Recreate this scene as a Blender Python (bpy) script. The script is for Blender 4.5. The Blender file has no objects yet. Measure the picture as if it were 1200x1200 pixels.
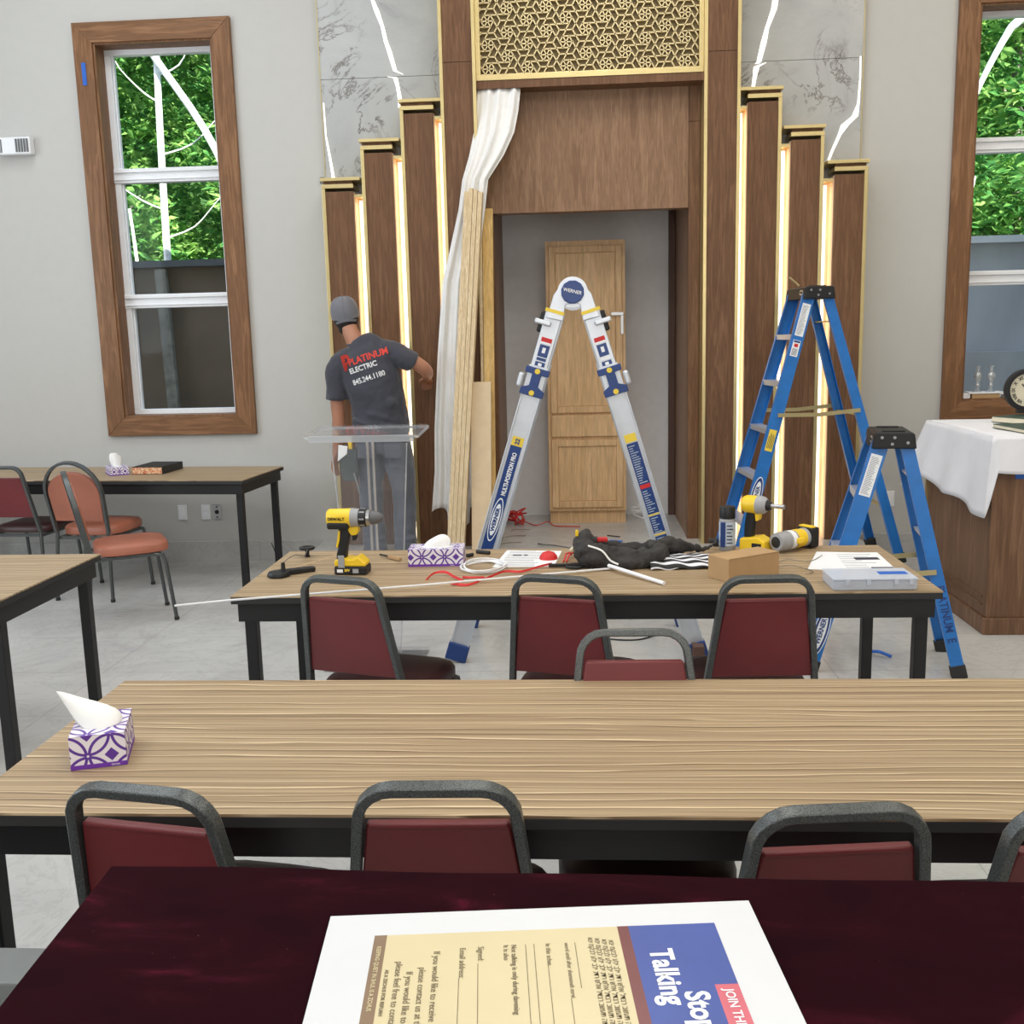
import bpy, bmesh, math, random
from math import sin, cos, pi, radians, sqrt, hypot, atan2
from mathutils import Vector, Matrix, Euler
from mathutils.bvhtree import BVHTree
random.seed(7)
S = bpy.context.scene
COL = S.collection

# ---------------------------------------------------------------- camera, sky, sun, lights, exposure
cam = bpy.data.cameras.new('camera'); camo = bpy.data.objects.new('camera', cam); COL.objects.link(camo)
cam.sensor_width = 36; cam.sensor_height = 36; cam.lens = 36.0; cam.clip_start = .02; cam.clip_end = 200
PI_, YA, RO = .1706, .0670, -.0246
rt0 = Vector((cos(YA), sin(YA), 0)); fw0 = Vector((-sin(YA), cos(YA), 0)); up0 = Vector((0, 0, 1))
fw = fw0*cos(PI_) - up0*sin(PI_); u1 = up0*cos(PI_) + fw0*sin(PI_)
rt = rt0*cos(RO) + u1*sin(RO); u2 = u1*cos(RO) - rt0*sin(RO)
m = Matrix((rt, u2, -fw)).transposed().to_4x4(); m.translation = (0, 0, 1.62)
camo.matrix_world = m
S.camera = camo
S.view_settings.view_transform = 'Standard'; S.view_settings.look = 'None'
S.view_settings.exposure = -0.17; S.view_settings.gamma = 1.0; S.view_settings.use_curve_mapping = False

w = bpy.data.worlds.new('sky'); S.world = w; w.use_nodes = True
wn = w.node_tree.nodes; wl = w.node_tree.links
sky = wn.new('ShaderNodeTexSky'); sky.sky_type = 'NISHITA'; sky.sun_disc = False
sky.sun_elevation = radians(50); sky.sun_rotation = radians(200)
wn['Background'].inputs[1].default_value = .6
wl.new(sky.outputs[0], wn['Background'].inputs[0])

def light(name, kind, loc, rot, energy, col, size=1, size_y=None):
    l = bpy.data.lights.new(name, kind); l.energy = energy; l.color = col
    if kind == 'AREA':
        l.size = size
        if size_y: l.shape = 'RECTANGLE'; l.size_y = size_y
    if kind == 'SUN': l.angle = .01
    o = bpy.data.objects.new(name, l); COL.objects.link(o); o.location = loc; o.rotation_euler = rot
    return o
light('sun', 'SUN', (0, -20, 30), (radians(50), 0, radians(28)), 15.0, (1, .95, .85))
for lx in (-3.2, 0.2, 3.6):
    for ly in (-.5, 2.6, 5.4):
        light('ceiling_lamp', 'AREA', (lx, ly, 5.3), (0, 0, 0), 50, {-3.2: (.91, .955, 1), .2: (1, .965, .91), 3.6: (1, .92, .79)}[lx], 1.5)
light('room_fill', 'AREA', (-5.9, 3.0, 2.6), (0, radians(-90), 0), 170, (.80, .90, 1), 2.2, 5)  # cool fill light added by the solid left wall, no window there
light('room_fill', 'AREA', (.2, -2.9, 2.6), (radians(90), 0, 0), 120, (1, .98, .94), 5, 2.4)  # unseen fill added before the solid wall behind the camera

# ---------------------------------------------------------------- helpers
class MB:
    def __init__(s): s.v = []; s.f = []
    def add(s, vs, fs, M=None):
        b = len(s.v)
        s.v += [tuple(M @ Vector(p)) if M else tuple(p) for p in vs]
        s.f += [tuple(b+i for i in f) for f in fs]
        return s
    def box(s, x0, x1, y0, y1, z0, z1, M=None):
        vs = [(x, y, z) for z in (z0, z1) for y in (y0, y1) for x in (x0, x1)]
        return s.add(vs, [(0, 2, 3, 1), (4, 5, 7, 6), (0, 1, 5, 4), (2, 6, 7, 3), (0, 4, 6, 2), (1, 3, 7, 5)], M)
    def cbox(s, c, d, M=None):
        return s.box(c[0]-d[0]/2, c[0]+d[0]/2, c[1]-d[1]/2, c[1]+d[1]/2, c[2]-d[2]/2, c[2]+d[2]/2, M)
    def loft(s, rings, cap=True, closed=False, M=None):
        n = len(rings[0]); vs = [p for r in rings for p in r]; fs = []
        R = len(rings)
        for i in range(R if closed else R-1):
            j = (i+1) % R
            for k in range(n):
                l = (k+1) % n
                fs.append((i*n+k, i*n+l, j*n+l, j*n+k))
        if cap and not closed:
            fs.append(tuple(range(n))[::-1]); fs.append(tuple((R-1)*n+k for k in range(n)))
        return s.add(vs, fs, M)
    def tube(s, pts, r, n=10, closed=False, M=None):
        pts = [Vector(p) for p in pts]; N = len(pts)
        rs = r if isinstance(r, (list, tuple)) else [r]*N
        rings = []; prev = None
        for i, p in enumerate(pts):
            a = pts[(i-1) % N] if (i > 0 or closed) else p
            b = pts[(i+1) % N] if (i < N-1 or closed) else p
            t = (b-a).normalized()
            if prev is None:
                q = Vector((0, 0, 1)) if abs(t.z) < .9 else Vector((1, 0, 0))
                prev = t.cross(q).normalized()
            prev = (prev - t*prev.dot(t)).normalized()
            q = t.cross(prev)
            rings.append([tuple(p + prev*cos(2*pi*k/n)*rs[i] + q*sin(2*pi*k/n)*rs[i]) for k in range(n)])
        return s.loft(rings, True, closed, M)
    def rtube(s, pts, w, h, nrm, closed=False, M=None):
        """rectangular tube along a planar path; nrm = plane normal, w in plane, h along nrm"""
        pts = [Vector(p) for p in pts]; N = len(pts); nrm = Vector(nrm).normalized(); rings = []
        for i, p in enumerate(pts):
            a = pts[(i-1) % N] if (i > 0 or closed) else p
            b = pts[(i+1) % N] if (i < N-1 or closed) else p
            t = (b-a).normalized(); q = nrm.cross(t).normalized()
            k = 1.0
            if a is not p and b is not p:
                c = (p-a).normalized().dot((b-p).normalized()); k = 1/max(.5, sqrt((1+c)/2))
            rings.append([tuple(p + q*w/2*k*e + nrm*h/2*g) for e, g in ((-1, -1), (1, -1), (1, 1), (-1, 1))])
        return s.loft(rings, True, closed, M)
    def bar(s, a, b, w, h, nrm): return s.rtube([a, b], w, h, nrm)
    def cyl(s, a, b, r0, r1=None, n=20, M=None): return s.tube([a, b], [r0, r0 if r1 is None else r1], n, M=M)
    def prism(s, poly, y0, y1, M=None):
        """polygon in XZ extruded in Y"""
        n = len(poly)
        vs = [(x, y0, z) for x, z in poly] + [(x, y1, z) for x, z in poly]
        fs = [tuple(range(n)), tuple(range(2*n-1, n-1, -1))] + [(i, i+n, (i+1) % n+n, (i+1) % n) for i in range(n)]
        return s.add(vs, fs, M)
    def lathe(s, prof, n=24, M=None):
        return s.loft([[(r*cos(2*pi*k/n), r*sin(2*pi*k/n), z) for k in range(n)] for r, z in prof], True, False, M)
    def ell(s, c, r, M=None, nu=16, nv=10):
        rings = [[(c[0]+r[0]*cos(2*pi*k/nu)*cos(a), c[1]+r[1]*sin(2*pi*k/nu)*cos(a), c[2]+r[2]*sin(a)) for k in range(nu)]
                 for a in [(-pi/2+.02) + (pi-.04)*i/nv for i in range(nv+1)]]
        return s.loft(rings, True, False, M)
    def build(s, name, mat, parent=None, smooth=False, bevel=0, seg=2, subsurf=0, remesh=0, solid=0):
        me = bpy.data.meshes.new(name); me.from_pydata(s.v, [], s.f)
        bm = bmesh.new(); bm.from_mesh(me); bmesh.ops.recalc_face_normals(bm, faces=bm.faces); bm.to_mesh(me); bm.free()
        o = bpy.data.objects.new(name, me); COL.objects.link(o)
        if mat: me.materials.append(mat)
        if parent: o.parent = parent
        if solid:
            q = o.modifiers.new('s', 'SOLIDIFY'); q.thickness = solid; q.offset = 0
        if remesh:
            q = o.modifiers.new('r', 'REMESH'); q.mode = 'VOXEL'; q.voxel_size = remesh; q.use_smooth_shade = True
            q = o.modifiers.new('c', 'SMOOTH'); q.factor = .5; q.iterations = 4
        if bevel:
            q = o.modifiers.new('b', 'BEVEL'); q.width = bevel; q.segments = seg; q.limit_method = 'ANGLE'; q.angle_limit = radians(40)
        if subsurf:
            q = o.modifiers.new('u', 'SUBSURF'); q.levels = q.render_levels = subsurf
        if smooth:
            for p in me.polygons: p.use_smooth = True
            if not (subsurf or remesh):
                a = radians(45); vb = bmesh.new(); vb.from_mesh(me)
                for e in vb.edges:
                    if len(e.link_faces) == 2 and e.calc_face_angle(0) > a: e.smooth = False
                vb.to_mesh(me); vb.free()
        return o

def tag(o, label=None, cat=None, group=None, kind=None):
    if label: o['label'] = label
    if cat: o['category'] = cat
    if group: o['group'] = group
    if kind: o['kind'] = kind
    return o
def thing(name, label, cat, loc=(0, 0, 0), rz=0, group=None):
    o = bpy.data.objects.new(name, None); COL.objects.link(o); o.empty_display_size = .1
    o.location = loc; o.rotation_euler = (0, 0, rz)
    return tag(o, label, cat, group)
def struct(o): o['kind'] = 'structure'; return o
def copy_tree(o, parent=None):
    c = o.copy(); COL.objects.link(c); c.parent = parent
    for ch in list(o.children): copy_tree(ch, c)
    return c
def arc(cx, cy, r, a0, a1, n=8):
    return [(cx + r*cos(radians(a0+(a1-a0)*i/n)), cy + r*sin(radians(a0+(a1-a0)*i/n))) for i in range(n+1)]
def smoothpath(pts, n=6):
    P = [Vector(p) for p in pts]; out = []
    for i in range(len(P)-1):
        p0 = P[max(i-1, 0)]; p1 = P[i]; p2 = P[i+1]; p3 = P[min(i+2, len(P)-1)]
        for k in range(n):
            t = k/n
            out.append(.5*((2*p1)+(p2-p0)*t+(2*p0-5*p1+4*p2-p3)*t*t+(3*p1-p0-3*p2+p3)*t**3))
    out.append(P[-1]); return out
def text(s, size, M, mat, name='lettering', parent=None, ext=.0006, align='CENTER', sx=1.0, bold=0, font=None):
    cu = bpy.data.curves.new(name, 'FONT'); cu.body = s; cu.size = size; cu.extrude = ext; cu.align_x = align; cu.align_y = 'CENTER'
    cu.offset = bold; cu.resolution_u = 3
    t = bpy.data.objects.new('t', cu); COL.objects.link(t)
    dg = bpy.context.evaluated_depsgraph_get(); me = bpy.data.meshes.new_from_object(t.evaluated_get(dg))
    bpy.data.objects.remove(t); me.name = name
    me.transform(M @ Matrix.Diagonal((sx, 1, 1, 1)))
    me.materials.clear(); me.materials.append(mat)
    o = bpy.data.objects.new(name, me); COL.objects.link(o)
    if parent: o.parent = parent
    return o
def frame(o, ex, ey):
    """matrix whose local x,y axes lie along ex, ey at o"""
    ex = Vector(ex).normalized(); ey = Vector(ey); ez = ex.cross(ey).normalized(); ey = ez.cross(ex)
    M = Matrix((ex, ey, ez)).transposed().to_4x4(); M.translation = Vector(o); return M

# ---------------------------------------------------------------- materials
def newmat(name):
    m = bpy.data.materials.new(name); m.use_nodes = True
    return m, m.node_tree.nodes, m.node_tree.links, m.node_tree.nodes['Principled BSDF']
def setp(b, **k):
    for n, v in k.items():
        n = {'color': 'Base Color', 'rough': 'Roughness', 'metal': 'Metallic', 'coat': 'Coat Weight', 'sheen': 'Sheen Weight',
             'trans': 'Transmission Weight', 'ior': 'IOR', 'spec': 'Specular IOR Level', 'alpha': 'Alpha'}[n]
        b.inputs[n].default_value = (*v, 1) if isinstance(v, tuple) else v
def coords(n, l, scale, kind='Object', rot=(0, 0, 0)):
    t = n.new('ShaderNodeTexCoord'); mp = n.new('ShaderNodeMapping'); mp.inputs['Scale'].default_value = scale
    mp.inputs['Rotation'].default_value = rot
    l.new(t.outputs[kind], mp.inputs[0]); return mp.outputs[0]
def noise(n, l, vec, scale=5, detail=4, rough=.5, dist=0):
    t = n.new('ShaderNodeTexNoise'); t.inputs['Scale'].default_value = scale; t.inputs['Detail'].default_value = detail
    t.inputs['Roughness'].default_value = rough; t.inputs['Distortion'].default_value = dist
    l.new(vec, t.inputs[0]); return t.outputs[0]
def ramp(n, l, fac, stops, interp='LINEAR'):
    r = n.new('ShaderNodeValToRGB'); e = r.color_ramp.elements; r.color_ramp.interpolation = interp
    while len(e) < len(stops): e.new(.5)
    for q, (p, c) in zip(e, stops): q.position = p; q.color = (*c, 1)
    l.new(fac, r.inputs[0]); return r.outputs[0]
def mixc(n, l, fac, a, b, mode='MIX'):
    x = n.new('ShaderNodeMix'); x.data_type = 'RGBA'; x.blend_type = mode
    for i, v in ((0, fac), (6, a), (7, b)):
        if hasattr(v, 'links'): l.new(v, x.inputs[i])
        else: x.inputs[i].default_value = (*v, 1) if isinstance(v, tuple) else v
    return x.outputs[2]
def bump(n, l, b, h, strength=.2, dist=.002):
    x = n.new('ShaderNodeBump'); x.inputs['Strength'].default_value = strength; x.inputs['Distance'].default_value = dist
    l.new(h, x.inputs['Height']); l.new(x.outputs[0], b.inputs['Normal'])
def plain(name, color, rough=.5, metal=0, var=.06, **k):
    m, n, l, b = newmat(name); setp(b, rough=rough, metal=metal, **k)
    f = noise(n, l, coords(n, l, (1, 1, 1)), 14, 3)
    c2 = tuple(min(1, c*(1+var)) for c in color); c1 = tuple(c*(1-var) for c in color)
    l.new(ramp(n, l, f, [(.3, c1), (.7, c2)]), b.inputs['Base Color'])
    return m
def emis(name, color, strength):
    m, n, l, b = newmat(name); setp(b, color=(.8, .8, .8), rough=.5)
    b.inputs['Emission Color'].default_value = (*color, 1); b.inputs['Emission Strength'].default_value = strength; return m
def wood(name, dark, mid, light_, axis='Z', rough=.45, sc=1.0, contrast=1.0, cath=.5):
    m, n, l, b = newmat(name); setp(b, rough=rough, spec=.25)
    st = {'Z': (9, 9, .7), 'X': (.7, 9, 9), 'Y': (9, .7, 9)}[axis]
    v = coords(n, l, tuple(a*sc for a in st))
    a = noise(n, l, v, 1.3, 5, .55, cath)
    wv = n.new('ShaderNodeMath'); wv.operation = 'SINE'; mu = n.new('ShaderNodeMath'); mu.operation = 'MULTIPLY'; mu.inputs[1].default_value = 34
    l.new(a, mu.inputs[0]); l.new(mu.outputs[0], wv.inputs[0])
    r = ramp(n, l, wv.outputs[0], [(0, dark), (.5, mid), (1, light_)])
    g = noise(n, l, coords(n, l, tuple(a2*sc*9 for a2 in st)), 1, 3, .6)
    c = ramp(n, l, g, [(.3, (.72, .70, .68)), (.7, (1.12, 1.12, 1.12))])
    base = ramp(n, l, a, [(.3, mid), (.7, light_)])
    mm = mixc(n, l, .35*contrast, base, r)
    l.new(mixc(n, l, .8, mm, c, 'MULTIPLY'), b.inputs['Base Color']); bump(n, l, b, g, .12, .0006)
    return m

M_ = {}
M_['walnut'] = wood('walnut_veneer', (.095, .042, .020), (.155, .074, .036), (.215, .112, .058), 'Z', .42, 1.2)
M_['walnut_light'] = wood('walnut_veneer_straight', (.14, .070, .036), (.245, .135, .076), (.35, .21, .125), 'Z', .42, 2.0, .8)
M_['casing_z'] = wood('walnut_casing_upright', (.12, .056, .024), (.215, .104, .048), (.30, .155, .078), 'Z', .45, 1.1, 1.2)
M_['casing_x'] = wood('walnut_casing_level', (.12, .056, .024), (.215, .104, .048), (.30, .155, .078), 'X', .45, 1.1, 1.2)
M_['desk_wood'] = wood('desk_walnut', (.10, .05, .028), (.165, .088, .05), (.24, .135, .08), 'Z', .45, .9, 1.0)
M_['maple'] = wood('cabinet_maple', (.60, .37, .18), (.72, .47, .25), (.80, .55, .31), 'Z', .4, .9, .6)
M_['pine'] = wood('pine_board', (.55, .33, .10), (.72, .46, .16), (.82, .58, .25), 'Z', .55, 1.2, .8)
M_['pale_board'] = plain('pale_board', (.68, .52, .33), .6, var=.05)
M_['ply'] = wood('plank_edges', (.50, .34, .17), (.70, .53, .32), (.82, .68, .46), 'Z', .6, 3.4, 1.0)
M_['gold'] = plain('brushed_gold', (.66, .53, .26), .34, .85, var=.04)
M_['gold_dark'] = plain('antique_gold_board', (.22, .165, .075), .5, .15)
M_['screen_gold'] = plain('lattice_gold', (.66, .54, .30), .4, .5, var=.03)
M_['black'] = plain('satin_black', (.006, .006, .007), .5)
M_['black_matte'] = plain('matte_black', (.02, .02, .02), .7)
M_['white'] = plain('white_vinyl', (.80, .81, .83), .35, var=.02)
M_['paper'] = plain('white_paper', (.83, .84, .86), .6, var=.02)
M_['tissue'] = plain('tissue_paper', (.88, .88, .86), .8, var=.02)
M_['dark_line'] = plain('ink', (.03, .03, .05), .6)
M_['grey'] = plain('grey_plastic', (.12, .12, .125), .5)
M_['rail_grey'] = plain('painted_grey', (.14, .15, .15), .45)
M_['alu'] = plain('aluminium', (.62, .65, .70), .36, .55, var=.05)
M_['steel'] = plain('steel', (.45, .45, .46), .3, .9)
M_['brass'] = plain('zinc_yellow_steel', (.50, .42, .22), .4, .8)
M_['yellow'] = plain('tool_yellow', (.85, .56, .02), .4, var=.04)
M_['pale_yellow'] = plain('label_yellow', (.85, .62, .06), .5, var=.03)
M_['red'] = plain('signal_red', (.60, .02, .02), .5)
M_['blue_label'] = plain('navy_label', (.012, .045, .19), .35)
M_['fibre'] = plain('blue_fibreglass', (.014, .155, .48), .38, var=.10)
M_['tape'] = plain('blue_tape', (.02, .12, .50), .6)
M_['brown'] = plain('brown_block', (.10, .05, .035), .6)
M_['card'] = plain('cardboard', (.43, .27, .13), .75, var=.05)
M_['skin'] = plain('skin', (.42, .19, .115), .5, var=.06)
M_['hair'] = plain('dark_hair', (.012, .009, .008), .7)
M_['cream'] = plain('cream_page', (.72, .66, .50), .8, var=.05)
M_['green_cover'] = plain('green_book_cover', (.045, .075, .055), .55, var=.2)
M_['curtain'] = plain('white_curtain', (.80, .79, .77), .85, var=.03)
M_['cloth'] = plain('white_tablecloth', (.80, .80, .84), .8, var=.02)
M_['niche'] = plain('niche_plaster', (.78, .77, .77), .85, var=.03)
M_['ceiling'] = plain('ceiling_white', (.80, .80, .78), .9, var=.02)
M_['wall'] = plain('wall_paint', (.515, .505, .480), .8, var=.012)
M_['jacket'] = plain('charcoal_fabric', (.035, .032, .030), .9, var=.3)
M_['pouch'] = plain('pouch_fabric', (.05, .062, .058), .85, var=.2)
M_['birch'] = plain('birch_bark', (.80, .80, .77), .8, var=.25)
M_['branch'] = plain('grey_bark', (.28, .25, .20), .9, var=.3)
M_['print_red'] = plain('shirt_print_red', (.65, .05, .03), .7)
M_['print_white'] = plain('shirt_print_white', (.75, .75, .75), .7)
M_['print_brown'] = plain('brown_print', (.16, .12, .07), .6)
M_['sheet_white'] = plain('glossy_white_sheet', (.66, .67, .69), .35, var=.01)
M_['sheet_yellow'] = plain('pale_yellow_print', (.64, .55, .335), .35, var=.02)
M_['sheet_brown'] = plain('tan_brown_print', (.24, .16, .10), .3)
M_['sheet_maroon'] = plain('maroon_print', (.17, .05, .05), .3)
M_['sheet_blue'] = plain('blue_print', (.05, .085, .32), .35)
M_['sheet_red'] = plain('red_print', (.60, .13, .17), .3)
M_['grey_light'] = plain('light_grey_plastic', (.33, .33, .34), .4)
M_['label_pale'] = plain('pale_blue_label', (.50, .58, .68), .4)
M_['led'] = emis('led_diffuser', (1, .85, .62), 2.6)
M_['led_cool'] = emis('crack_light', (1, .97, .86), 1.15)
M_['glow_wood'] = wood('led_lit_wood', (.66, .43, .27), (.76, .54, .37), (.84, .63, .46), 'Z', .5, 1.2, .5)  # LED wash on the wood, painted in as a pale warm tone

def fabric(name, col, bumpy=.25, sc=300, var=.18, sheen=.2, big=4):
    m, n, l, b = newmat(name); setp(b, rough=.85, sheen=sheen)
    f = noise(n, l, coords(n, l, (1, 1, 1)), big, 4)
    l.new(ramp(n, l, f, [(.3, tuple(c*(1-var) for c in col)), (.7, tuple(c*(1+var) for c in col))]), b.inputs['Base Color'])
    bump(n, l, b, noise(n, l, coords(n, l, (1, 1, 1)), 9, 4, .6), bumpy, .03)
    return m
M_['shirt'] = fabric('charcoal_tshirt', (.040, .041, .055))
M_['trousers'] = fabric('grey_work_trousers', (.080, .087, .108))
M_['cap_cloth'] = fabric('grey_cap', (.16, .16, .18))

def vinyl(name, col):
    m, n, l, b = newmat(name); setp(b, rough=.42)
    f = noise(n, l, coords(n, l, (1, 1, 1)), 5, 3)
    l.new(ramp(n, l, f, [(.3, tuple(c*.88 for c in col)), (.7, tuple(c*1.12 for c in col))]), b.inputs['Base Color'])
    v = n.new('ShaderNodeTexVoronoi'); v.inputs['Scale'].default_value = 420; l.new(coords(n, l, (1, 1, 1)), v.inputs[0])
    bump(n, l, b, v.outputs[0], .12, .0004); return m
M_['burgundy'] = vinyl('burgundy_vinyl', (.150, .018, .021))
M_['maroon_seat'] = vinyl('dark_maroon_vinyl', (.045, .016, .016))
M_['orange'] = vinyl('orange_vinyl', (.37, .125, .075))

def hammered():
    m, n, l, b = newmat('hammered_grey_metal'); setp(b, rough=.36, metal=.55)
    f = noise(n, l, coords(n, l, (1, 1, 1)), 480, 2)
    l.new(ramp(n, l, f, [(.35, (.045, .050, .050)), (.65, (.15, .16, .158))]), b.inputs['Base Color'])
    bump(n, l, b, f, .25, .0008); return m
M_['hammered'] = hammered()

def laminate():
    m, n, l, b = newmat('zebrano_laminate'); setp(b, rough=.45)
    t = n.new('ShaderNodeTexCoord'); sp = n.new('ShaderNodeSeparateXYZ'); l.new(t.outputs['Object'], sp.inputs[0])
    def mt(op, a, b_=None, c_=None):
        x = n.new('ShaderNodeMath'); x.operation = op
        for i, q in enumerate((a, b_, c_)):
            if q is None: continue
            if hasattr(q, 'links'): l.new(q, x.inputs[i])
            else: x.inputs[i].default_value = q
        return x.outputs[0]
    wob = noise(n, l, coords(n, l, (.75, 7, 1)), 1.0, 3, .55)
    def lines(freq, amp):
        return mt('FRACT', mt('ADD', mt('MULTIPLY', sp.outputs[1], freq), mt('MULTIPLY', wob, amp)))
    base = noise(n, l, coords(n, l, (.5, 45, 1)), 1.0, 4, .6, .2)
    c = ramp(n, l, base, [(.30, (.24, .160, .088)), (.45, (.34, .24, .138)), (.58, (.41, .30, .18)), (.72, (.36, .255, .15))])
    L1 = ramp(n, l, lines(33, 3.2), [(0, (1, 1, 1)), (.30, (.93, .92, .90)), (.38, (.62, .58, .54)), (.50, (.50, .46, .42)), (.54, (1.75, 1.85, 2.0)), (.63, (1.6, 1.68, 1.8)), (.68, (1, 1, 1))])
    L2 = ramp(n, l, lines(81, 6.5), [(0, (1, 1, 1)), (.35, (.95, .95, .94)), (.52, (.64, .60, .56)), (.60, (1.34, 1.38, 1.42)), (.74, (1, 1, 1))])
    k = noise(n, l, coords(n, l, (.6, 24, 1)), 1.0, 2)
    k1 = n.new('ShaderNodeMapRange'); k1.inputs[1].default_value = .30; k1.inputs[2].default_value = .50; l.new(k, k1.inputs[0])
    c = mixc(n, l, k1.outputs[0], c, mixc(n, l, 1, c, L1, 'MULTIPLY'))
    c = mixc(n, l, .75, c, L2, 'MULTIPLY')
    g = noise(n, l, coords(n, l, (1.2, 230, 1)), 1.0, 3, .6)
    c = mixc(n, l, .8, c, ramp(n, l, g, [(.32, (.80, .79, .78)), (.5, (1, 1, 1)), (.68, (1.12, 1.12, 1.1))]), 'MULTIPLY')
    l.new(c, b.inputs['Base Color']); return m
M_['laminate'] = laminate()

def floor_mat(name, tone=1.0):
    m, n, l, b = newmat(name); setp(b, rough=.24)
    v = coords(n, l, (1, 1, 1))
    a = noise(n, l, v, .9, 8, .62, 1.2); a2 = noise(n, l, v, 2.3, 10, .7, 2.5)
    c = ramp(n, l, a, [(.25, (.40*tone, .40*tone, .40*tone)), (.5, (.52*tone, .515*tone, .50*tone)), (.75, (.60*tone, .595*tone, .575*tone))])
    ve = ramp(n, l, a2, [(.47, (1, 1, 1)), (.5, (.80, .79, .78)), (.53, (1, 1, 1))])
    c = mixc(n, l, .55, c, ve, 'MULTIPLY')
    br = n.new('ShaderNodeTexBrick'); br.offset = 0; l.new(coords(n, l, (1, 1, 1)), br.inputs[0])
    br.inputs['Scale'].default_value = 1; br.inputs['Brick Width'].default_value = 1.2; br.inputs['Row Height'].default_value = .6
    br.inputs['Mortar Size'].default_value = .0028; br.inputs['Mortar Smooth'].default_value = 0
    br.inputs['Color1'].default_value = br.inputs['Color2'].default_value = (1, 1, 1, 1); br.inputs['Mortar'].default_value = (.80, .79, .78, 1)
    l.new(mixc(n, l, 1, c, br.outputs[0], 'MULTIPLY'), b.inputs['Base Color']); return m
M_['floor'] = floor_mat('floor_marble'); M_['skirt'] = floor_mat('skirting_marble', .95)

def marble():
    m, n, l, b = newmat('grey_veined_marble'); setp(b, rough=.22)
    v = coords(n, l, (1, 1, 1), rot=(.3, .5, .2))
    a = noise(n, l, v, 1.6, 9, .62, 1.4)
    c = ramp(n, l, a, [(.28, (.27, .27, .275)), (.42, (.40, .405, .405)), (.7, (.475, .48, .475))])
    a2 = noise(n, l, coords(n, l, (1, 1, 1.2), rot=(.1, .75, .3)), 1.25, 8, .68, 2.2)
    ve = ramp(n, l, a2, [(.475, (1, 1, 1)), (.5, (.30, .26, .22)), (.515, (1, 1, 1))])
    ma = noise(n, l, v, 2.1, 2)
    k = n.new('ShaderNodeMapRange'); k.inputs[1].default_value = .40; k.inputs[2].default_value = .55; l.new(ma, k.inputs[0])
    l.new(mixc(n, l, k.outputs[0], c, mixc(n, l, 1, c, ve, 'MULTIPLY')), b.inputs['Base Color']); return m
M_['marble'] = marble()

def velvet():
    m, n, l, b = newmat('burgundy_velvet'); setp(b, rough=.95, sheen=.09, spec=.05)
    b.inputs['Sheen Roughness'].default_value = .35; b.inputs['Sheen Tint'].default_value = (.55, .06, .10, 1)
    f = noise(n, l, coords(n, l, (1, 2.4, 1)), 5.5, 5, .6, .5)
    c = ramp(n, l, f, [(.3, (.010, .0015, .0035)), (.58, (.016, .002, .0045)), (.67, (.032, .0035, .009)), (.76, (.12, .008, .022))])
    g = noise(n, l, coords(n, l, (1, 1, 1)), 160, 2)
    s = ramp(n, l, g, [(.76, (0, 0, 0)), (.80, (.12, .05, .05))])
    l.new(mixc(n, l, 1, c, s, 'ADD'), b.inputs['Base Color']); return m
M_['velvet'] = velvet()

def clear(name, tint, gl=.12, alpha=.1, body=None, fk=1.0):
    m, n, l, b = newmat(name); n.remove(b)
    t = n.new('ShaderNodeBsdfTransparent'); t.inputs[0].default_value = (*tint, 1)
    g = n.new('ShaderNodeBsdfGlossy'); g.inputs['Roughness'].default_value = .03
    fr = n.new('ShaderNodeFresnel'); fr.inputs[0].default_value = 1.45
    x = n.new('ShaderNodeMixShader'); ad = n.new('ShaderNodeMath'); ad.operation = 'ADD'; ad.inputs[1].default_value = gl; ad.use_clamp = True
    fm = n.new('ShaderNodeMath'); fm.operation = 'MULTIPLY'; fm.inputs[1].default_value = fk; l.new(fr.outputs[0], fm.inputs[0]); l.new(fm.outputs[0], ad.inputs[0]); l.new(ad.outputs[0], x.inputs[0]); l.new(t.outputs[0], x.inputs[1]); l.new(g.outputs[0], x.inputs[2])
    out = x.outputs[0]
    if body:
        d = n.new('ShaderNodeBsdfDiffuse'); d.inputs[0].default_value = (*body, 1); y = n.new('ShaderNodeMixShader'); y.inputs[0].default_value = alpha
        l.new(out, y.inputs[1]); l.new(d.outputs[0], y.inputs[2]); out = y.outputs[0]
    l.new(out, n['Material Output'].inputs[0]); return m
M_['glass'] = clear('window_glass', (.96, .98, .97), .0, fk=.15)
M_['acrylic'] = clear('clear_acrylic', (.96, .96, .97), .01, .05, (.8, .82, .85), .35)
M_['acrylic_edge'] = clear('acrylic_edge', (.9, .92, .95), .35, .35, (.85, .87, .9))
M_['crystal'] = clear('crystal', (.86, .88, .90), .3, .2, (.85, .85, .8))
M_['clear_plastic'] = clear('clear_plastic', (.95, .96, 1), .08, .55, (.72, .76, .84))

def concrete_like(name, c1, c2):
    m, n, l, b = newmat(name); setp(b, rough=.95)
    f = noise(n, l, coords(n, l, (1, 1, 1)), 2.2, 8, .75)
    l.new(ramp(n, l, f, [(.35, c1), (.65, c2)]), b.inputs['Base Color']); return m
def leaf():
    m, n, l, b = newmat('leaves'); n.remove(b)
    f = noise(n, l, coords(n, l, (1, 1, 1)), 2.6, 5, .7)
    c = ramp(n, l, f, [(.25, (.020, .085, .030)), (.45, (.09, .27, .07)), (.62, (.38, .62, .17)), (.78, (.75, .86, .50))])
    d = n.new('ShaderNodeBsdfDiffuse'); t = n.new('ShaderNodeBsdfTranslucent'); x = n.new('ShaderNodeMixShader'); x.inputs[0].default_value = .35
    l.new(c, d.inputs[0]); l.new(c, t.inputs[0]); l.new(d.outputs[0], x.inputs[1]); l.new(t.outputs[0], x.inputs[2]); l.new(x.outputs[0], n['Material Output'].inputs[0])
    return m
M_['leaf'] = leaf()

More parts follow.
